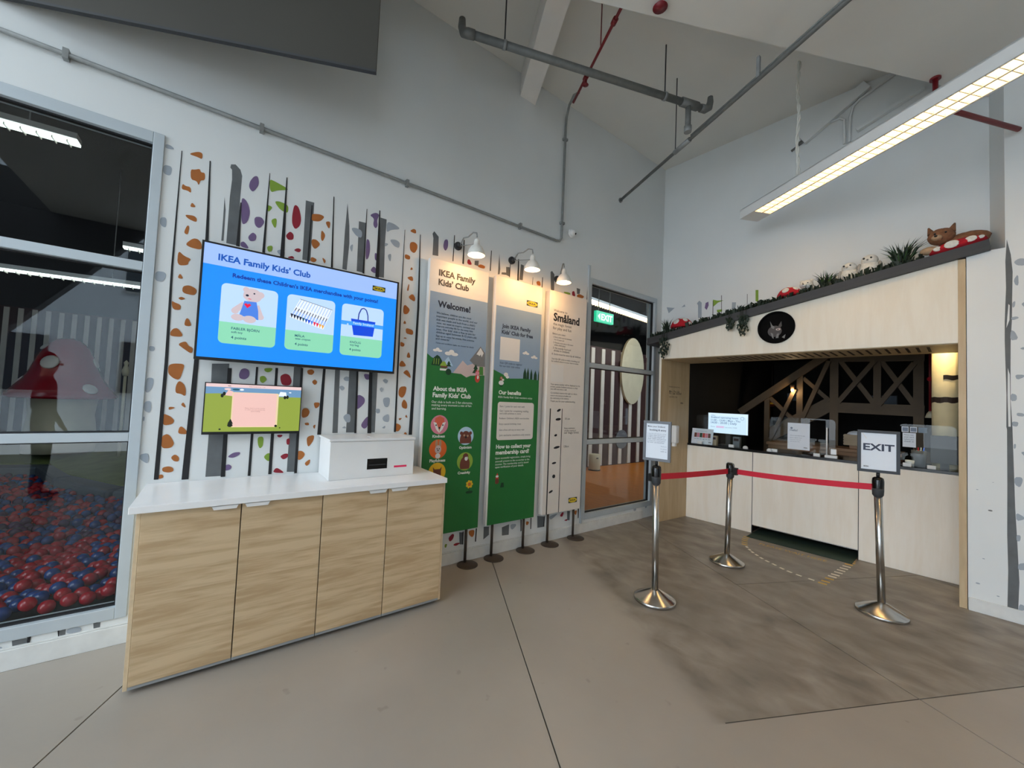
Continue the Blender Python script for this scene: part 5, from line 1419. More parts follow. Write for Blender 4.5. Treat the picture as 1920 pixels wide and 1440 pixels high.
ph = thing('round_picture', 'round black framed picture of a pale eared animal on the birch fascia', 'picture', (1.512, 0, 2.40), frame='B')
rim = MB()
seg = 40
for k in range(seg):
    a0, a1 = 2 * PI * k / seg, 2 * PI * (k + 1) / seg
    def rp_(r, a, d): return (1.512 + r * math.cos(a), d, 2.40 + r * math.sin(a))
    rim.add([rp_(.172, a0, -.001), rp_(.172, a1, -.001), rp_(.172, a1, -.02), rp_(.172, a0, -.02), rp_(.155, a0, -.02), rp_(.155, a1, -.02), rp_(.155, a0, -.003), rp_(.155, a1, -.003)], [(0, 1, 2, 3), (3, 2, 5, 4), (4, 5, 7, 6)], 0, False)
part('rim', rim, 'matte_black', ph)
disc = part('disc', MB().cyl((1.512, -.0005, 2.40), (1.512, -.004, 2.40), .157, seg=40), 'matte_black', ph)
pq = Print(boothmap(-.0042))
for m_, pts in (('t_dark', circ(1.50, 2.36, .065, .06)), ('p_grey', [(1.455, 2.475), (1.475, 2.43), (1.50, 2.405), (1.49, 2.385), (1.468, 2.40)]), ('t_dark', [(1.535, 2.42), (1.56, 2.465), (1.565, 2.41), (1.54, 2.385)]), ('p_beige', circ(1.532, 2.378, .022, .012)), ('eye_black', circ(1.53, 2.378, .007)), ('p_grey', [(1.462, 2.35), (1.478, 2.29), (1.492, 2.28), (1.485, 2.335)]), ('p_grey', [(1.52, 2.33), (1.54, 2.335), (1.535, 2.285), (1.51, 2.285)]), ('p_grey', [(1.565, 2.29), (1.60, 2.32), (1.59, 2.275)])):
    pq.poly(m_, pts)
pq.build('picture_print', disc)

# counter
ct = thing('reception_counter', 'pale birch reception counter with a black top inside the booth', 'counter', (1.55, .8, 0), frame='B')
part('front_panel', MB().box(.3, .62, .001, 1.112, .64, .984), 'birch_pale', ct, bev=.001)
part('front_panel', MB().box(2.11, .62, .001, 2.802, .64, .984), 'birch_pale', ct, bev=.001)
part('gate', MB().box(1.118, .622, .10, 2.104, .642, .984), 'birch_pale', ct, 'pale birch gate panel hung above the floor', bev=.001)
part('gate_edge', MB().box(1.1125, .6205, .001, 1.1175, .65, .984), 'dark_grey', ct)
part('gate_edge', MB().box(2.1045, .6205, .001, 2.1095, .65, .984), 'dark_grey', ct)
part('gate_rail', MB().box(1.12, .65, .085, 2.10, .68, .105), 'steel', ct)
part('top_slab', MB().box(.302, .612, .985, 2.802, 1.22, 1.014), 'counter_black', ct, bev=.002)
part('back_body', MB().box(.305, .66, .001, 1.10, 1.18, .984).box(2.12, .66, .001, 2.80, 1.18, .984), 'booth_dark', ct)
solo('door_mat', MB().box(1.13, .40, .001, 2.09, 1.25, .006), 'mat_green', 'dark green mat on the floor under the counter gate', 'mat', (1.6, .8, .001), frame='B')

# inside of the booth
inn = MB()
inn.box(.10, .64, 0, .27, 4.6, 2.7); inn.box(2.847, .56, 0, 3.0, 4.6, 2.7); inn.box(.10, 4.5, 0, 3.0, 4.7, 2.7)
struct('wall_booth', inn, 'booth_dark', 'B')
struct('ceiling_booth', MB().box(.10, .662, 2.5, 3.0, 4.7, 2.7), 'booth_dark', 'B')
struct('floor_booth', MB().box(.27, 1.26, -.01, 2.85, 4.5, .002), 'booth_wood', 'B')

tr = thing('timber_truss', 'brown timber truss partition with crossed braces inside the dark booth', 'partition', (1.5, 2.6, 0), frame='B')
def member(nm, a, b, w=.085, dd=.0):
    part(nm, MB().beam((a[0], 2.6 + dd, a[1]), (b[0], 2.6 + dd, b[1]), w, .06, (0, 1, 0)) if False else MB().beam((a[0], 2.6 + dd, a[1]), (b[0], 2.6 + dd, b[1]), .05, w, (-(b[1] - a[1]), 0, b[0] - a[0])), 'truss_wood', tr)
member('post', (1.57, 0.01), (1.57, 2.45), .10)
member('post', (2.042, 1.58), (2.042, 2.45), .08)
member('post', (2.445, 0.01), (2.445, 2.45), .10)
member('post', (.70, 0.01), (.70, 1.75), .07)
member('post', (1.147, 0.01), (1.147, 2.08), .08)
member('rail', (1.52, 1.60), (2.50, 1.585), .15, .002)
member('rail', (1.62, 2.32), (2.50, 2.29), .09, .002)
member('rafter', (.30, 1.46), (1.60, 2.47), .11, -.03)
member('brace', (1.62, 2.32), (2.02, 1.65), .06, .01); member('brace', (2.02, 2.27), (1.62, 1.67), .06, -.04)
member('brace', (2.08, 2.27), (2.42, 1.64), .06, .01); member('brace', (2.41, 2.22), (2.06, 1.65), .06, -.04)
member('brace', (1.19, 2.04), (1.52, 1.69), .055, .01); member('brace', (1.51, 2.29), (1.19, 1.41), .055, -.04)
member('brace', (.74, 1.72), (1.11, 1.33), .055, .01); member('brace', (1.09, 1.86), (.74, .98), .055, -.04)
member('lower_board', (.72, 1.10), (1.54, 1.66), .20, .035)
for k in range(5):
    member('plank', (.72, .30 + k * .17), (1.54, .30 + k * .17), .15, .05)
    member('plank', (2.49, .30 + k * .17), (2.80, .30 + k * .17), .15, .05)

bc = thing('birch_column', 'warmly lit birch trunk column with dark bark bands inside the booth', 'column', (2.72, .95, 0), frame='B')
part('trunk', MB().lathe([(.0, 1.015), (.10, 1.015), (.10, 2.49), (.0, 2.49)], (2.72, .95, 0), 28), 'birch_bark', bc)
for z, h, a0, a1 in ((1.655, .055, -PI, PI), (1.88, .045, -1.75, .6), (1.30, .03, -2.2, -.6)):
    n = 26; mbk = MB()
    vs = []
    for i in range(n + 1):
        a = a0 + (a1 - a0) * i / n
        wv = .006 * math.sin(7 * a)
        for zz in (z + wv, z + h + wv * .5):
            vs.append((2.72 + .1025 * math.cos(a), .95 + .1025 * math.sin(a), zz))
    mbk.add(vs, [(2 * i, 2 * i + 2, 2 * i + 3, 2 * i + 1) for i in range(n)])
    part('bark_band', mbk, 'bark_dark', bc)
dl = thing('booth_downlight', 'small downlight above the birch trunk column', 'lamp', (2.70, .75, 2.119), frame='B')
part('ring', MB().lathe([(.028, -.012), (.036, -.012), (.036, 0), (.028, 0)], (2.70, .75, 2.4985), 20), 'lamp_enamel', dl)
part('lens', MB().cyl((2.70, .75, 2.490), (2.70, .75, 2.496), .027, seg=18), 'bulb_warm', dl)
ld = bpy.data.lights.new('booth_spot', 'SPOT'); ld.energy = 26; ld.color = (1, .78, .42); ld.spot_size = 1.0; ld.spot_blend = .7; ld.shadow_soft_size = .03
lo = bpy.data.objects.new('booth_spot', ld); COL.objects.link(lo); lo.parent = dl; lo.location = (0, 0, .36)
lo.rotation_euler = (math.radians(8), 0, 0)

sc = thing('wall_sconce', 'small warm lamp fixed to the rafter of the timber truss', 'lamp', (1.07, 2.5, 1.87), frame='B')
part('lamp_body', MB().cyl((1.07, 2.50, 1.86), (1.07, 2.50, 1.93), .022, .03, seg=14), 'booth_wood', sc)
part('bulb', MB().ell((1.07, 2.50, 1.845), (.018, .018, .022), 12, 8), 'bulb_warm', sc)
pcl = bpy.data.lights.new('sconce_light', 'POINT'); pcl.energy = 1.5; pcl.color = (1, .72, .4); pcl.shadow_soft_size = .02
pco = bpy.data.objects.new('sconce_light', pcl); COL.objects.link(pco); pco.parent = sc; pco.location = (0, -.03, -.06)

rd = thing('red_barrier_pole', 'slim red and white hanging pole beside the birch trunk column', 'pole', (2.58, 1.9, 1.4), frame='B')
part('rod', MB().cyl((2.575, 1.9, 1.55), (2.575, 1.9, 2.499), .012, seg=10), 'red_pipe', rd)
part('knob', MB().ell((2.575, 1.9, 1.96), (.028, .028, .028), 12, 8), 'plush_red', rd)
part('weight', MB().lathe([(0, 1.5), (.045, 1.5), (.03, 1.55), (.012, 1.58), (0, 1.58)], (2.575, 1.9, 0), 14), 'stem_cream', rd)
for i, (s, z, w, h, m_, lab) in enumerate(((1.93, 1.72, .16, .26, 'scr_light', 'pale lilac poster glowing behind the crossed truss braces'), (.62, 1.80, .10, .14, 'scr_light', 'small pale lilac picture in the dark left of the rafter'))):
    po = thing('poster', lab, 'poster', (s, 4.4, z), frame='B')
    part('sheet', MB().box(s - w, 4.47, z - h / 2, s + w, 4.48, z + h / 2), 'facade', po)
    part('frame_edge', MB().box(s - w - .01, 4.481, z - h / 2 - .01, s + w + .01, 4.495, z + h / 2 + .01), 'dark_grey', po)
gl_ = thing('garland_ball', 'colourful round ornament in the dark left of the rafter', 'ornament', (.58, 3.2, 1.58), frame='B')
part('ball', MB().ell((.60, 3.2, 1.64), (.06, .06, .06), 14, 10), 'p_brown', gl_)
part('stripe', MB().lathe([(.0605, 1.625), (.0615, 1.64), (.0605, 1.655)], (.60, 3.2, 0), 18), 'p_yellow', gl_)
part('string', MB().cyl((.60, 3.2, 1.70), (.60, 3.2, 2.5), .003, seg=6), 'bark_dark', gl_)
bk = thing('back_desk', 'low wooden back desk behind the counter gate', 'desk', (1.6, 1.8, 0), frame='B')
part('desk_top', MB().box(.95, 1.7, 1.02, 2.35, 2.2, 1.06), 'booth_wood', bk, bev=.003)
part('desk_front', MB().box(.97, 1.72, .002, 2.33, 1.75, 1.02), 'booth_wood', bk)
part('side', MB().box(.97, 1.75, .002, 1.0, 2.18, 1.02).box(2.30, 1.75, .002, 2.33, 2.18, 1.02), 'booth_wood', bk)

# things on the counter
CZ = 1.0142
cardh = thing('picture_card', 'white card with a row of small pictures standing at the booth end of the counter', 'card', (.455, .70, CZ), frame='B')
part('sheet', MB().prism([(.315, .70, CZ), (.60, .70, CZ), (.60, .735, CZ + .205), (.315, .735, CZ + .205)], (0, 0, 0), (0, .004, .0)), 'paper', cardh)
pc = Print(lambda u, v, k: (u, .70 + (v - CZ) / .205 * .035 - k - .0002, v))
for i, m_ in enumerate(('p_brown', 'p_pink', 'p_dgreen', 'p_red', 'p_pink', 'p_brown')):
    pc.rect(m_, .350 + i * .037, CZ + .085, .384 + i * .037, CZ + .145)
    pc.rect('paper_ink', .353 + i * .037, CZ + .06, .38 + i * .037, CZ + .066)
pc.text('paper_ink', 'Our opening hours today', (.36, CZ + .165), (.52, CZ + .165)); pc.text('t_dark', 'IKEA', (.55, CZ + .02), (.585, CZ + .02), .03)
pc.build('card_print', cardh)
mon = thing('counter_screen', 'lit pale blue notice screen standing on the counter', 'screen', (.78, .82, CZ), frame='B')
part('case', MB().box(.486, .82, 1.165, 1.000, .845, 1.452), 'black', mon, bev=.002)
dd_ = part('display', MB().box(.494, .8185, 1.174, .992, .8199, 1.444), 'scr3', mon)
pc = Print(boothmap(.8185))
pc.text('scr3_text', 'Småland', (.53, 1.408), (.585, 1.408), .02)
pc.text('scr3_text', 'Småland operating hours', (.53, 1.375), (.875, 1.375), .02)
pc.text('scr3_text', '11:00 - 13:00 | Mon - Thu', (.53, 1.335), (.90, 1.335), .02); pc.text('scr3_text', '14:00 - 20:00 | Daily', (.53, 1.30), (.86, 1.30), .02)
pc.rect('scr3_pink', .60, 1.245, .70, 1.27); pc.text('scr3_text', 'Note:', (.53, 1.25), (.585, 1.25)); pc.text('scr3_text', 'Last entry 19:00', (.71, 1.25), (.86, 1.25))
pc.poly('scr3_text', circ(.925, 1.385, .022)); pc.poly('scr3', circ(.925, 1.385, .018))
pc.build('screen_text', dd_)
part('stand', MB().box(.71, .85, CZ, .77, .88, 1.30).box(.63, .80, CZ, .85, .95, CZ + .012), 'black', mon)
for i, (s, w, h, m_, lab) in enumerate(((.60, .07, .12, 'tissue_wood', 'small beige box under the notice screen on the counter'), (.88, .08, .13, 'frame_grey', 'grey card holder under the notice screen on the counter'))):
    solo('small_box', MB().box(s - w / 2, .745, CZ, s + w / 2, .805, CZ + h).box(s - w / 2 + .01, .744, CZ + h * .6, s + w / 2 - .01, .7449, CZ + h * .85, 1), [m_, 'maroon'], lab, 'box', (s, .77, CZ), frame='B', bev=.002)
def shield(s0, s1, d, zt, lab):
    t = thing('acrylic_shield', lab, 'shield', ((s0 + s1) / 2, d, CZ), frame='B')
    part('pane', MB().prism([(u, 0, v) for u, v in rrect(s0, CZ + .002, s1, zt, .04)], (0, d, 0), (0, d + .005, 0)), 'acrylic', t)
    for s in (s0 + .06, s1 - .16):
        part('foot', MB().box(s - .03, d - .03, CZ, s + .03, d - .001, CZ + .035), 'white_plastic', t, bev=.003)
    return t
shield(.40, 1.02, .66, 1.41, 'clear acrylic shield in front of the notice screen')
shield(1.275, 1.905, .68, 1.435, 'clear acrylic shield with a taped notice at the counter gate')
shield(2.405, 2.79, .66, 1.43, 'clear acrylic shield with small stickers beside the booth post')
nt_ = thing('notice_sheet', 'white printed notice taped on the clear shield at the counter gate', 'notice', (1.57, .678, 1.08), frame='B')
part('sheet', MB().box(1.462, .6775, 1.068, 1.676, .6792, 1.375), 'paper', nt_)
pc = Print(boothmap(.6775))
pc.poly('paper_ink', circ(1.50, 1.315, .012)); pc.text('paper_ink', 'Hello!', (1.485, 1.28), (1.56, 1.28), .02); pc.text('paper_ink', 'We are open daily for play', (1.485, 1.225), (1.63, 1.225), .01)
for k in range(3): pc.text('paper_ink', ('please register here', 'before you enter and', 'wait for your turn')[k], (1.485, 1.20 - .022 * k), (1.60 - .01 * k, 1.20 - .022 * k))
pc.text('t_dark', 'IKEA', (1.62, 1.09), (1.655, 1.09), .03)
pc.build('sheet_print', nt_)
n2_ = thing('notice_sheet', 'white printed notice behind the shield beside the booth post', 'notice', (2.48, .656, 1.2), frame='B')
part('sheet', MB().box(2.432, .6565, 1.205, 2.525, .6582, 1.345), 'paper', n2_)
part('sticker', MB().box(2.425, .6565, 1.352, 2.475, .6582, 1.405), 'paper', n2_); part('sticker', MB().box(2.483, .6565, 1.352, 2.533, .6582, 1.405), 'paper', n2_); part('sticker', MB().box(2.540, .6565, 1.352, 2.60, .6582, 1.405), 'facade', n2_)
pc = Print(boothmap(.6565))
for k in range(4): pc.text('paper_ink', ('Please scan', 'your card', 'before you', 'check in')[k], (2.442, 1.32 - .022 * k), (2.51, 1.32 - .022 * k), .01)
pc.rect('paper_ink', 2.43, 1.36, 2.47, 1.397); pc.rect('paper_ink', 2.488, 1.36, 2.528, 1.397)
pc.build('sheet_print', n2_)
for s, d, lab in ((1.02, .655, 'small white call bell on the counter by the notice screen'), (1.287, .645, 'small white call bell on the counter at the gate joint')):
    bl = thing('call_bell', lab, 'bell', (s, d, CZ), frame='B')
    part('dome', MB().lathe([(.028, 0), (.030, .004), (.028, .022), (.016, .034), (0, .037)], (s, d, CZ), 18), 'white_plastic', bl)
    part('button', MB().cyl((s, d, CZ + .036), (s, d, CZ + .044), .006, seg=10), 'dark_grey', bl)
sp = thing('sanitiser_stand', 'clear and white dispenser stand on the counter beside the taped notice', 'dispenser', (1.86, .66, CZ), frame='B')
part('base', MB().box(1.82, .63, CZ, 1.93, .672, CZ + .03), 'white_plastic', sp, bev=.004)
part('stem', MB().cyl((1.835, .655, CZ + .03), (1.835, .655, CZ + .33), .008, seg=10), 'white_plastic', sp)
part('holder', MB().box(1.87, .645, CZ + .04, 1.92, .67, CZ + .10), 'white_lam', sp, bev=.004)
tb = thing('tissue_box', 'wooden slatted tissue box with a pale tissue on the back desk', 'box', (1.90, 1.9, 1.06), frame='B')
part('tray', MB().box(1.80, 1.84, 1.1, 2.04, 2.0, 1.24), 'tissue_wood', tb)
for k in range(4): part('slat', MB().box(1.795, 1.832, 1.105 + k * .035, 2.045, 1.839, 1.13 + k * .035), 'tissue_wood', tb)
part('tissue', MB().ell((1.92, 1.92, 1.24), (.10, .07, .05), 16, 10, jit=.06), 'paper', tb)
part('foot', MB().box(1.85, 1.87, 1.0602, 1.99, 1.97, 1.0995), 'booth_wood', tb)
bs_ = thing('wire_basket', 'grey basket of pens on the counter behind the shield by the booth post', 'basket', (2.545, .75, CZ), frame='B')
part('basket', MB().lathe([(0, .001), (.045, .001), (.052, .10), (.055, .16), (.050, .16), (.047, .10), (.04, .006), (0, .006)], (2.54, .76, CZ), 20), 'frame_grey', bs_)
for k in range(4): part('pen', MB().cyl((2.53 + .008 * k, .755, CZ + .01), (2.515 + .02 * k, .745 + .01 * k, CZ + .19), .004, seg=8), ('black', 'belt_red', 'white_plastic', 'scr_navy')[k], bs_)
solo('clear_tub', MB().lathe([(0, 0), (.03, 0), (.034, .06), (.032, .06), (.029, .003), (0, .003)], (2.48, .70, CZ), 18), 'white_lam', 'small white tub on the counter beside the basket of pens', 'tub', (2.48, .70, CZ), frame='B')
cm = thing('counter_monitor', 'plain black monitor turned sideways at the booth post', 'screen', (2.70, .84, CZ), frame='B')
part('case', MB().box(2.615, .82, 1.06, 2.80, .84, 1.33), 'black', cm, bev=.002)
part('stand', MB().box(2.68, .84, CZ, 2.74, .86, 1.15), 'black', cm)

# ------------------------------------------------------------------ plush toys and plants on the shelf
SL = math.atan(.1793)
def rotS(ax, an): return Matrix.Rotation(an, 3, ax)
def plush_mushroom(s, d, r, lab, tilt=0.0):
    z = top(s)
    t = thing('plush_mushroom', lab, 'plush toy', (s, d, z), frame='B')
    part('stem', MB().ell((s, d, z + r * .38), (r * .62, r * .55, r * .40), 20, 12), 'plush_white', t)
    cp = part('cap', MB().lathe([(0, r * .34), (r * .8, r * .34), (r * 1.02, r * .42), (r, r * .62), (r * .84, r * .94), (r * .55, r * 1.2), (r * .2, r * 1.32), (0, r * 1.34)], (s, d, z), 28), 'plush_red', t)
    for a, e, q in ((-100, 30, .30), (-40, 42, .24), (-160, 40, .22), (-70, 68, .26), (-15, 15, .2), (20, 60, .22)):
        a, e = math.radians(a), math.radians(e)
        n_ = Vector((math.cos(a) * math.cos(e), math.sin(a) * math.cos(e), math.sin(e)))
        c_ = Vector((s, d, z + r * .45)) + Vector((n_.x * r * .98, n_.y * r * .98, n_.z * r * .86))
        part('spot', MB().ell(c_, (r * q, r * q, r * .06), 14, 6, n_.to_track_quat('Z', 'Y').to_matrix()), 'plush_white', cp)
    return t
plush_mushroom(.42, .12, .135, 'plush red toadstool near the mural end of the dark shelf')
plush_mushroom(1.60, .13, .115, 'plush red toadstool beside the white bear on the dark shelf')
def plush_bear(s, d, r, mats, lab, name='plush_bear'):
    z = top(s)
    t = thing(name, lab, 'plush toy', (s, d, z), frame='B')
    part('body', MB().ell((s, d + .02, z + r * .62), (r * .62, r * .55, r * .70), 18, 12), mats[0], t)
    hd = part('head', MB().ell((s - .02, d - .04, z + r * 1.15), (r * .62, r * .55, r * .52), 18, 12), mats[0], t)
    part('muzzle', MB().ell((s - .03, d - .04 - r * .50, z + r * 1.03), (r * .26, r * .2, r * .19), 14, 8), mats[1], hd)
    part('nose', MB().ell((s - .034, d - .04 - r * .70, z + r * 1.08), (r * .08, r * .05, r * .06), 10, 6), 'eye_black', hd)
    for k in (-1, 1):
        part('ear', MB().ell((s - .02 + k * r * .46, d - .03, z + r * 1.58), (r * .18, r * .12, r * .18), 12, 8), mats[0], hd)
        part('eye', MB().ell((s - .02 + k * r * .22, d - .04 - r * .50, z + r * 1.24), (r * .06, r * .04, r * .06), 10, 6), 'eye_black', hd)
        part('arm', MB().ell((s + k * r * .55, d - .03, z + r * .5), (r * .2, r * .3, r * .26), 12, 8), mats[0], t)
        part('leg', MB().ell((s + k * r * .36, d - .02 - r * .5, z + r * .2), (r * .22, r * .38, r * .2), 12, 8), mats[1], t)
    return t
plush_bear(1.775, .13, .095, ('plush_white', 'plush_white'), 'white plush bear sitting between toadstool and grass tuft on the shelf')
def plush_owl(s, d, h, lab):
    z = top(s)
    t = thing('plush_owl', lab, 'plush toy', (s, d, z), frame='B')
    part('body', MB().ell((s, d, z + h * .40), (h * .36, h * .33, h * .42), 18, 12, jit=.02), 'plush_white', t)
    hd = part('head', MB().ell((s, d - .01, z + h * .78), (h * .30, h * .28, h * .26), 18, 12, jit=.015), 'plush_white', t)
    for k in (-1, 1):
        part('eye', MB().ell((s + k * h * .12 - .01, d - .01 - h * .25, z + h * .84), (h * .045, h * .03, h * .045), 10, 6), 'eye_black', hd)
        part('wing', MB().ell((s + k * h * .34, d, z + h * .42), (h * .09, h * .22, h * .30), 12, 8), 'plush_grey', t)
        part('foot', MB().ell((s + k * h * .16, d - h * .30, z + h * .05), (h * .09, h * .13, h * .05), 10, 6), 'plush_grey', t)
    part('beak', MB().cyl((s - .01, d - .01 - h * .26, z + h * .76), (s - .012, d - .01 - h * .33, z + h * .70), h * .045, h * .008, seg=8), 'plush_grey', hd)
plush_owl(2.095, .12, .20, 'white plush owl beside the grass tuft on the dark shelf')
plush_owl(2.245, .12, .215, 'white plush owl beside the spiky plant on the dark shelf')
# brown fox-like toy lying over a red spotted cushion
s, d = 2.74, .12; z = top(s)
fx = thing('plush_fox', 'shaggy brown plush animal lying at the high end of the shelf', 'plush toy', (s, d, z), frame='B')
part('body', MB().ell((s + .10, d + .03, z + .115), (.15, .085, .07), 20, 12, rotS('Y', -.15), jit=.03), 'plush_brown', fx)
hd = part('head', MB().ell((s - .03, d - .03, z + .17), (.085, .07, .072), 20, 12, jit=.03), 'plush_brown', fx)
part('muzzle', MB().ell((s - .055, d - .10, z + .145), (.035, .045, .026), 14, 8), 'plush_tan', hd)
part('nose', MB().ell((s - .06, d - .145, z + .15), (.011, .008, .009), 10, 6), 'eye_black', hd)
for k in (-1, 1):
    part('ear', MB().cyl((s - .03 + k * .058, d - .02, z + .21), (s - .03 + k * .078, d - .01, z + .275), .028, .006, seg=10), 'plush_brown', hd)
    part('eye', MB().ell((s - .035 + k * .032, d - .095, z + .185), (.008, .006, .008), 10, 6), 'eye_black', hd)
part('paw', MB().ell((s - .10, d - .06, z + .055), (.06, .04, .035), 14, 8), 'plush_tan', fx)
cu = thing('toadstool_cushion', 'red cushion with white spots under the brown plush animal', 'cushion', (2.83, .10, top(2.83)), frame='B')
cb_ = part('cushion', MB().ell((2.80, .07, top(2.80) + .045), (.17, .10, .052), 24, 12, rotS('Y', -SL)), 'plush_red', cu)
for ds, q in ((-.11, .028), (-.03, .045), (.075, .035), (.13, .02)):
    s_ = 2.80 + ds
    part('spot', MB().ell((s_, .07 - .098 * math.sqrt(max(.05, 1 - (ds / .17) ** 2)), top(s_) + .05), (q, .006, q * .7), 14, 6, rotS('Y', -SL)), 'plush_white', cb_)

def blade(mb, base, tip, w, bend, mi=0):
    base, tip = Vector(base), Vector(tip)
    mid = base.lerp(tip, .55) + Vector(bend)
    sd_ = Vector((random.uniform(-1, 1), random.uniform(-1, 1), 0)).normalized() * w
    mb.add([base - sd_ * .6, base + sd_ * .6, mid + sd_, mid - sd_, tip], [(0, 1, 2, 3), (3, 2, 4)], mi)
def grass(s, d, h, n, spread, lab, z=None):
    z = top(s) if z is None else z
    mb = MB()
    for k in range(n):
        a = random.uniform(0, 2 * PI); rr = random.uniform(.15, 1) * spread
        hh = h * random.uniform(.45, 1.0)
        bs0 = (s + random.uniform(-.03, .03), d + random.uniform(-.03, .03), z)
        tp = (s + rr * math.cos(a), d + rr * math.sin(a) * .55, z + hh)
        blade(mb, bs0, tp, .006, (0, 0, .35 * h * (rr / spread) * .6), 0 if k % 3 else 1)
    t = thing('grass_tuft', lab, 'plant', (s, d, z), frame='B')
    part('blades', mb, ['leaf_dark', 'leaf_mid'], t)
    part('pot', MB().lathe([(0, 0), (.035, 0), (.045, .045), (.0, .045)], (s, d, z), 14), 'leaf_dark', t)
grass(.22, .11, .24, 70, .11, 'dark grass tuft at the low end of the shelf by the far window')
grass(1.91, .12, .22, 70, .13, 'dark grass tuft between the white bear and an owl')
grass(2.47, .12, .26, 110, .19, 'spiky dark plant between an owl and the brown plush animal')
grass(1.36, .12, .10, 60, .12, 'low dark grass tuft left of a red toadstool on the shelf')
grass(1.12, .10, .11, 60, .12, 'low dark grass tuft above the trailing ivy on the shelf')
def ivy(strands, lab, s0_):
    t = thing('trailing_ivy', lab, 'plant', (s0_, -.03, top(s0_)), frame='B')
    for (s, ln) in strands:
        st = MB(); lf = MB()
        path = [(s, .02, top(s) + .015), (s, -.05, top(s) + .01)]
        zt = top(s)
        for i in range(1, 9):
            path.append((s + .012 * math.sin(i * 1.1 + s * 9), -.055 - .008 * math.sin(i), zt - .05 - ln * i / 8))
        st.tube(path, .0025, 5)
        for i in range(2, len(path)):
            for q in (-1, 1):
                c = Vector(path[i]) + Vector((q * random.uniform(.008, .022), random.uniform(-.012, .004), random.uniform(-.01, .01)))
                r_ = random.uniform(.016, .026)
                rot = Matrix.Rotation(random.uniform(-.6, .6), 3, 'Z') @ Matrix.Rotation(random.uniform(-.5, .5), 3, 'X')
                lf.add([c + rot @ Vector(v) for v in ((-r_ * .7, 0, .2 * r_), (0, -.003, r_), (r_ * .7, 0, .2 * r_), (0, -.002, -r_ * 1.2))], [(0, 1, 2, 3)])
        sp_ = part('stem', st, 'leaf_dark', t)
        part('leaves', lf, 'leaf_dark', sp_)
ivy([(.245, .20), (.275, .27), (.31, .24)], 'ivy trailing over the fascia below the low end of the shelf', .27)
ivy([(1.06, .11), (1.08, .13)], 'short ivy sprig hanging over the middle of the fascia', 1.07)
ivy([(1.18, .16), (1.20, .23), (1.235, .19)], 'longer ivy sprig hanging over the middle of the fascia', 1.2)
mo = MB()
for k in range(1100):
    s = random.uniform(.05, 2.6) if k % 2 else random.choice((.12, .7, .95, 1.1, 1.3, 1.42, 1.9, 2.4)) + random.uniform(-.12, .12)
    s = max(.06, s); d = random.uniform(-.03, .2); h = random.uniform(.025, .075)
    c = Vector((s, d, top(s) + .002))
    a = random.uniform(0, 2 * PI)
    w = Vector((math.cos(a), math.sin(a), 0)) * .014
    mo.add([c - w, c + w, c + w * .6 + Vector((random.uniform(-.02, .02), random.uniform(-.02, .01), h)), c - w * .6 + Vector((random.uniform(-.02, .02), random.uniform(-.02, .01), h * .8))], [(0, 1, 2, 3)])
solo('moss_garland', mo, 'leaf_dark', 'dark green leafy garland strewn along the slanting shelf', 'garland', (1.3, .1, top(1.3)), frame='B', kind='stuff')

# conduits high on the far wall
up = .327
uc = thing('upper_conduits', 'painted conduits and cable trays high on the far wall', 'conduit', (2.0, .3, 4.4), frame='B')
for a, b_ in (((1.552, 4.467), (2.019, 4.711)), ((1.60, 4.515), (2.03, 4.745))):
    part('pipe', MB().cyl((a[0], up - .02, a[1]), (b_[0], up - .02, b_[1]), .012, seg=10), 'pipe_dark', uc)
part('bent_pipe', MB().tube([(1.90, up - .02, 4.62), (1.98, up - .02, 4.63), (2.02, up - .02, 4.59), (2.02, up - .02, 4.33)], .012, 10), 'white_wall', uc)
part('bent_pipe', MB().tube([(2.06, up - .02, 4.33), (2.065, up - .02, 4.60), (2.09, up - .02, 4.70), (2.14, up - .02, 4.745), (2.40, up - .02, 4.85)], .012, 10), 'white_wall', uc)
part('cable_tray', MB().beam((1.66, up - .03, 4.53), (2.20, up - .03, 4.86), .05, .10, (-.52, 0, .85)), 'white_wall', uc)
part('cable_tray', MB().beam((2.12, up - .03, 4.42), (2.60, up - .03, 4.60), .05, .035, (-.35, 0, .93)), 'white_wall', uc)

# ------------------------------------------------------------------ queue barrier
def stanchion(x, y, h, lab, lean=(0, 0)):
    t = thing('queue_post', lab, 'barrier post', (x, y, 0), 'steel queue posts')
    c = (x, y, 0)
    part('base', MB().lathe([(0, .001), (.152, .001), (.156, .006), (.156, .020), (.150, .026), (.035, .085), (.028, .088), (0, .088)], c, 44), 'steel', t)
    part('pole', MB().cyl((x, y, .086), (x + lean[0], y + lean[1], h - .125), .0245, seg=28), 'steel', t)
    hx, hy = x + lean[0], y + lean[1]
    part('collar', MB().lathe([(.0245, h - .15), (.034, h - .135), (.036, h - .10), (.036, h - .085), (0, h - .085)], (hx, hy, 0), 28), 'dark_grey', t)
    part('head', MB().lathe([(.036, h - .085), (.037, h - .03), (.033, h - .008), (.022, h), (0, h)], (hx, hy, 0), 28), 'black_gloss', t)
    return t, (hx, hy)
p1_, h1 = stanchion(1.398, 2.800, 1.035, 'steel queue post carrying the grey framed booking sign', (-.012, -.004))
p2_, h2 = stanchion(1.345, 4.090, .972, 'steel queue post without a sign by the counter', (.014, .005))
p3_, h3 = stanchion(2.462, 4.130, 1.025, 'steel queue post carrying the EXIT sign', (-.022, 0))
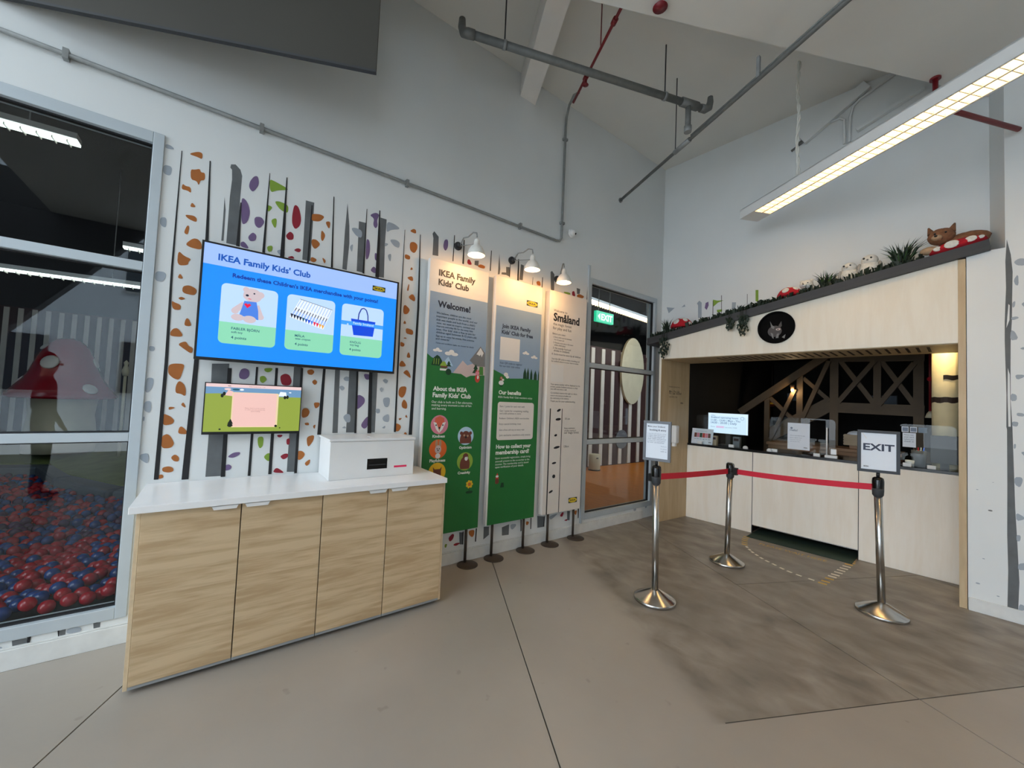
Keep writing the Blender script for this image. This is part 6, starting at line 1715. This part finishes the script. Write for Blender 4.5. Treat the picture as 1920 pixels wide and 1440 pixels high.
def belt(parent, a, b, z0, z1, sag):
    a, b = Vector(a), Vector(b); n = 12
    mb = MB(); vs = []
    dirv = (b - a).normalized(); nr = Vector((-dirv.y, dirv.x, 0)) * .0012
    for i in range(n + 1):
        t = i / n; p = a.lerp(b, t); z = z0 + (z1 - z0) * t - sag * 4 * t * (1 - t)
        for off, zz in ((nr, z - .024), (nr, z + .024), (-nr, z + .024), (-nr, z - .024)):
            vs.append((p.x + off.x, p.y + off.y, zz))
    fs = [(4 * i + k, 4 * i + (k + 1) % 4, 4 * (i + 1) + (k + 1) % 4, 4 * (i + 1) + k) for i in range(n) for k in range(4)]
    mb.add(vs, fs)
    part('belt', mb, 'belt_red', parent, 'red webbing belt')
def toward(p, q, r):
    d = (Vector((q[0], q[1], 0)) - Vector((p[0], p[1], 0))).normalized(); return (p[0] + d.x * r, p[1] + d.y * r, 0)
belt(p1_, toward(h1, h2, .037), toward(h2, h1, .045), .945, .895, .004)
belt(p2_, toward(h2, h3, .06), toward(h3, h2, .037), .897, .945, .012)
q = toward(h2, h3, .045)
part('belt_clip', MB().box(q[0] - .022, q[1] - .022, .862, q[0] + .022, q[1] + .022, .932), 'black', p2_, bev=.003)
q = toward(h2, h1, .042)
part('belt_clip', MB().box(q[0] - .012, q[1] - .010, .868, q[0] + .012, q[1] + .010, .922), 'black', p2_)
part('carry_ring', MB().tube([(h2[0] - .03, h2[1], .90), (h2[0] - .034, h2[1] - .01, .96), (h2[0] - .02, h2[1] - .01, .976), (h2[0] + .02, h2[1] - .01, .976), (h2[0] + .034, h2[1] - .01, .96), (h2[0] + .03, h2[1], .90)], .004, 8), 'galv', p2_)
part('belt_clip', MB().box(h1[0] - .062, h1[1] - .012, .905, h1[0] - .036, h1[1] + .012, .965), 'black', p1_)
def framed_sign(x, y, z0, w, h, rz, fm, lab, dy=-.0):
    t = thing('framed_sign', lab, 'sign', (x, y, z0), 'framed signs on queue posts')
    t.rotation_euler = (0, 0, rz)
    ORG[t.name] = (0, 0, 0)
    f = MB(); b_ = .021
    for q in ((-w / 2, .035, w / 2, .035 + b_), (-w / 2, .035 + h - b_, w / 2, .035 + h), (-w / 2, .035 + b_, -w / 2 + b_, .035 + h - b_), (w / 2 - b_, .035 + b_, w / 2, .035 + h - b_)):
        f.box(q[0], -.014, q[1], q[2], .006, q[3])
    f.box(-w / 2 + .004, .0062, .039, w / 2 - .004, .012, .035 + h - .004)
    part('frame', f, fm, t, bev=.002)
    part('neck', MB().cyl((0, 0, .0), (0, 0, .036), .011, seg=14), 'black', t)
    sh_ = part('sheet', MB().box(-w / 2 + b_, -.006, .035 + b_, w / 2 - b_, .006, .035 + h - b_), 'paper', t)
    return t, sh_
t, sh_ = framed_sign(h1[0], h1[1], 1.0352, .215, .315, math.radians(14), 'frame_grey', 'grey framed sign with a printed booking notice on a queue post')
pc = Print(boothmap(-.006))
pc.text('sign_text', 'Make your Småland', (-.075, .300), (.06, .300), .01); pc.text('sign_text', 'booking & entry', (-.06, .272), (.07, .272), .02)
for k in range(6): pc.text('paper_ink', ('1. Scan the code with your phone', '2. Select date and session', '3. Fill in the details of', 'your child and parent', '4. Show the confirmation', 'to our co-worker')[k], (-.075, .245 - .014 * k), (.07 - .006 * (k % 3), .245 - .014 * k))
for k in range(3): pc.text('paper_ink', ('Thank you', 'for playing', 'with us')[k], (.03, .15 - .02 * k), (.075, .15 - .02 * k))
pc.build('sheet_print', sh_)
t, sh_ = framed_sign(h3[0], h3[1], 1.0252, .245, .325, math.radians(18), 'frame_dark', 'dark framed EXIT sign on a queue post')
pc = Print(boothmap(-.006))
pc.text('sign_text', 'EXIT', (-.088, .205), (.092, .205), .03, .052)
pc.text('t_dark', 'IKEA', (-.085, .073), (-.055, .073), .03)
pc.poly('p_white', [(-.095, .335), (-.07, .29), (-.066, .295), (-.09, .338)])
pc.build('sheet_print', sh_)
sn = thing('wall_dispenser', 'small white dispenser on the inner birch panel behind the booking sign', 'dispenser', (.262, .28, 1.1), frame='B')
part('body', MB().box(.262, .20, 1.02, .34, .30, 1.26), 'white_plastic', sn, bev=.02)
part('spout', MB().box(.275, .22, .98, .315, .27, 1.0195), 'white_lam', sn)

# ------------------------------------------------------------------ floor tape
ft = thing('floor_marking', 'dashed tape outline with worn yellow lettering on the floor before the counter gate', 'floor marking', (1.6, 4.8, 0))
def dash(x, y, ang, ln, wd, m_):
    c, s_ = math.cos(ang), math.sin(ang)
    pts = [(x + a * c - b_ * s_, y + a * s_ + b_ * c, 0) for a, b_ in ((-ln / 2, -wd / 2), (ln / 2, -wd / 2), (ln / 2, wd / 2), (-ln / 2, wd / 2))]
    part('dash', MB().prism(pts, (0, 0, .0003), (0, 0, .0012)), m_, ft)
for x, y in ((1.102, 5.109), (1.122, 5.031), (1.146, 4.958), (1.178, 4.878), (1.209, 4.809)): dash(x, y, .15, .06, .028, 'tape_yellow')
dg = [(1.257, 4.747), (1.312, 4.682), (1.36, 4.631), (1.419, 4.584), (1.483, 4.533), (1.55, 4.495), (1.623, 4.463), (1.703, 4.423), (1.773, 4.398), (1.852, 4.384), (1.949, 4.38)]
for i, (x, y) in enumerate(dg):
    a, b_ = dg[max(0, i - 1)], dg[min(len(dg) - 1, i + 1)]
    dash(x, y, math.atan2(b_[1] - a[1], b_[0] - a[0]), .045, .024, 'tape_white')
for i, (x, y) in enumerate(((2.025, 5.301), (2.038, 5.233), (2.037, 5.153), (2.04, 5.066), (2.04, 4.976), (2.039, 4.89), (2.04, 4.801), (2.039, 4.711), (2.036, 4.633), (2.037, 4.551), (2.035, 4.449), (2.033, 4.373))): dash(x, y, .12, .062, .030, 'tape_yellow' if i < 3 or i > 8 else 'tape_white')
tx = MB()
vs_, fs_, w_, _ = glyphs('PLEASE WAIT HERE', .0)
k_ = .60 / w_
ca, sa = math.cos(.092), math.sin(.092)
tx.add([(1.29 + x * k_ * ca - y * k_ * 1.35 * sa, 4.968 + x * k_ * sa + y * k_ * 1.35 * ca, .0008) for x, y in vs_], fs_)
part('lettering', tx, 'tape_yellow', ft)

# ------------------------------------------------------------------ person standing beside the photographer, seen only in the window
def skin_figure(name, joints, bones, mat_):
    me = bpy.data.meshes.new(name)
    me.from_pydata([j[0] for j in joints], bones, [])
    ob = bpy.data.objects.new(name, me); COL.objects.link(ob)
    sm = ob.modifiers.new('skin', 'SKIN'); sm.use_smooth_shade = True
    ss = ob.modifiers.new('subsurf', 'SUBSURF'); ss.levels = 2; ss.render_levels = 2
    for v, j in zip(me.skin_vertices[0].data, joints):
        v.radius = j[1] if isinstance(j[1], tuple) else (j[1], j[1]); v.use_root = False
    me.skin_vertices[0].data[0].use_root = True
    d_ = bpy.context.evaluated_depsgraph_get()
    m2 = bpy.data.meshes.new_from_object(ob.evaluated_get(d_))
    bpy.data.objects.remove(ob)
    m2.materials.clear(); m2.materials.append(MATS[mat_])
    for p_ in m2.polygons: p_.use_smooth = True
    return m2
PXX, PYY = 4.3, -1.77
J = []; E_ = []
def jt(x, y, z, r): J.append(((x, y, z), r)); return len(J) - 1
def bn(*ids):
    for a, b_ in zip(ids[:-1], ids[1:]): E_.append((a, b_))
# local: facing +y
pel = jt(0, 0, .95, (.15, .10)); bel = jt(0, .01, 1.10, (.14, .095)); chs = jt(0, 0, 1.28, (.155, .10)); nk0 = jt(0, -.01, 1.42, (.075, .065)); nk = jt(0, .0, 1.49, .05); hd0 = jt(0, .02, 1.57, (.066, .078)); hd1 = jt(0, .015, 1.66, (.076, .092)); hd2 = jt(0, 0, 1.725, (.055, .07))
bn(pel, bel, chs, nk0, nk, hd0, hd1, hd2)
for k in (-1, 1):
    sh0 = jt(k * .17, -.005, 1.38, .058); el = jt(k * .23, -.02, 1.11, .042); wr_ = jt(k * .22, .10, .88, .028); pm_ = jt(k * .215, .13, .82, (.035, .018))
    bn(nk0, sh0, el, wr_, pm_)
    for f_, (dx, dy, ln) in enumerate(((-.022, .012, .06), (-.008, .016, .075), (.008, .016, .07), (.022, .010, .055))):
        a_ = jt(k * .215 + dx, .14 + dy, .785, .009); b_ = jt(k * .215 + dx, .15 + dy, .785 - ln * .5, .008); c_ = jt(k * .215 + dx, .145 + dy, .785 - ln, .007)
        bn(pm_, a_, b_, c_)
    t0 = jt(k * .18, .135, .835, .010); t1 = jt(k * .165, .15, .80, .009)
    bn(wr_, t0, t1)
    hp_ = jt(k * .09, 0, .90, .085); kn = jt(k * .10, .015, .50, .058); an = jt(k * .10, -.01, .09, .038); hl = jt(k * .10, .06, .045, .036); to = jt(k * .105, .16, .035, .032)
    bn(pel, hp_, kn, an, hl, to)
pm2 = skin_figure('person', J, E_, 'cloth_dark')
pm2.materials.append(MATS['skin'])
for p_ in pm2.polygons:
    c_ = p_.center
    if c_.z > 1.47 or (abs(c_.x) > .13 and c_.z < .90 and c_.y > .05): p_.material_index = 1
per = bpy.data.objects.new('person', pm2); COL.objects.link(per); per.location = (PXX, PYY, 0); per.scale = (1.06, 1.06, 1.06)
per['label'] = 'person in dark clothes standing upright, seen as a dark reflection in the left window'; per['category'] = 'person'
ORG[per.name] = (0, 0, 0)
hm = MB().ell((0, -.022, 1.685), (.088, .098, .085), 20, 12)
part('hair', hm, 'hair_dark', per)
fc = MB().ell((0, .112, 1.62), (.013, .02, .018), 10, 8)
for k in (-1, 1): fc.ell((k * .083, .01, 1.63), (.012, .022, .032), 10, 8)
part('nose_and_ears', fc, 'skin', per)
for k in (-1, 1): part('eye', MB().ell((k * .03, .094, 1.655), (.011, .008, .007), 10, 6), 'eye_black', per)
part('mouth', MB().ell((0, .100, 1.575), (.022, .008, .005), 10, 6), 'p_red', per)
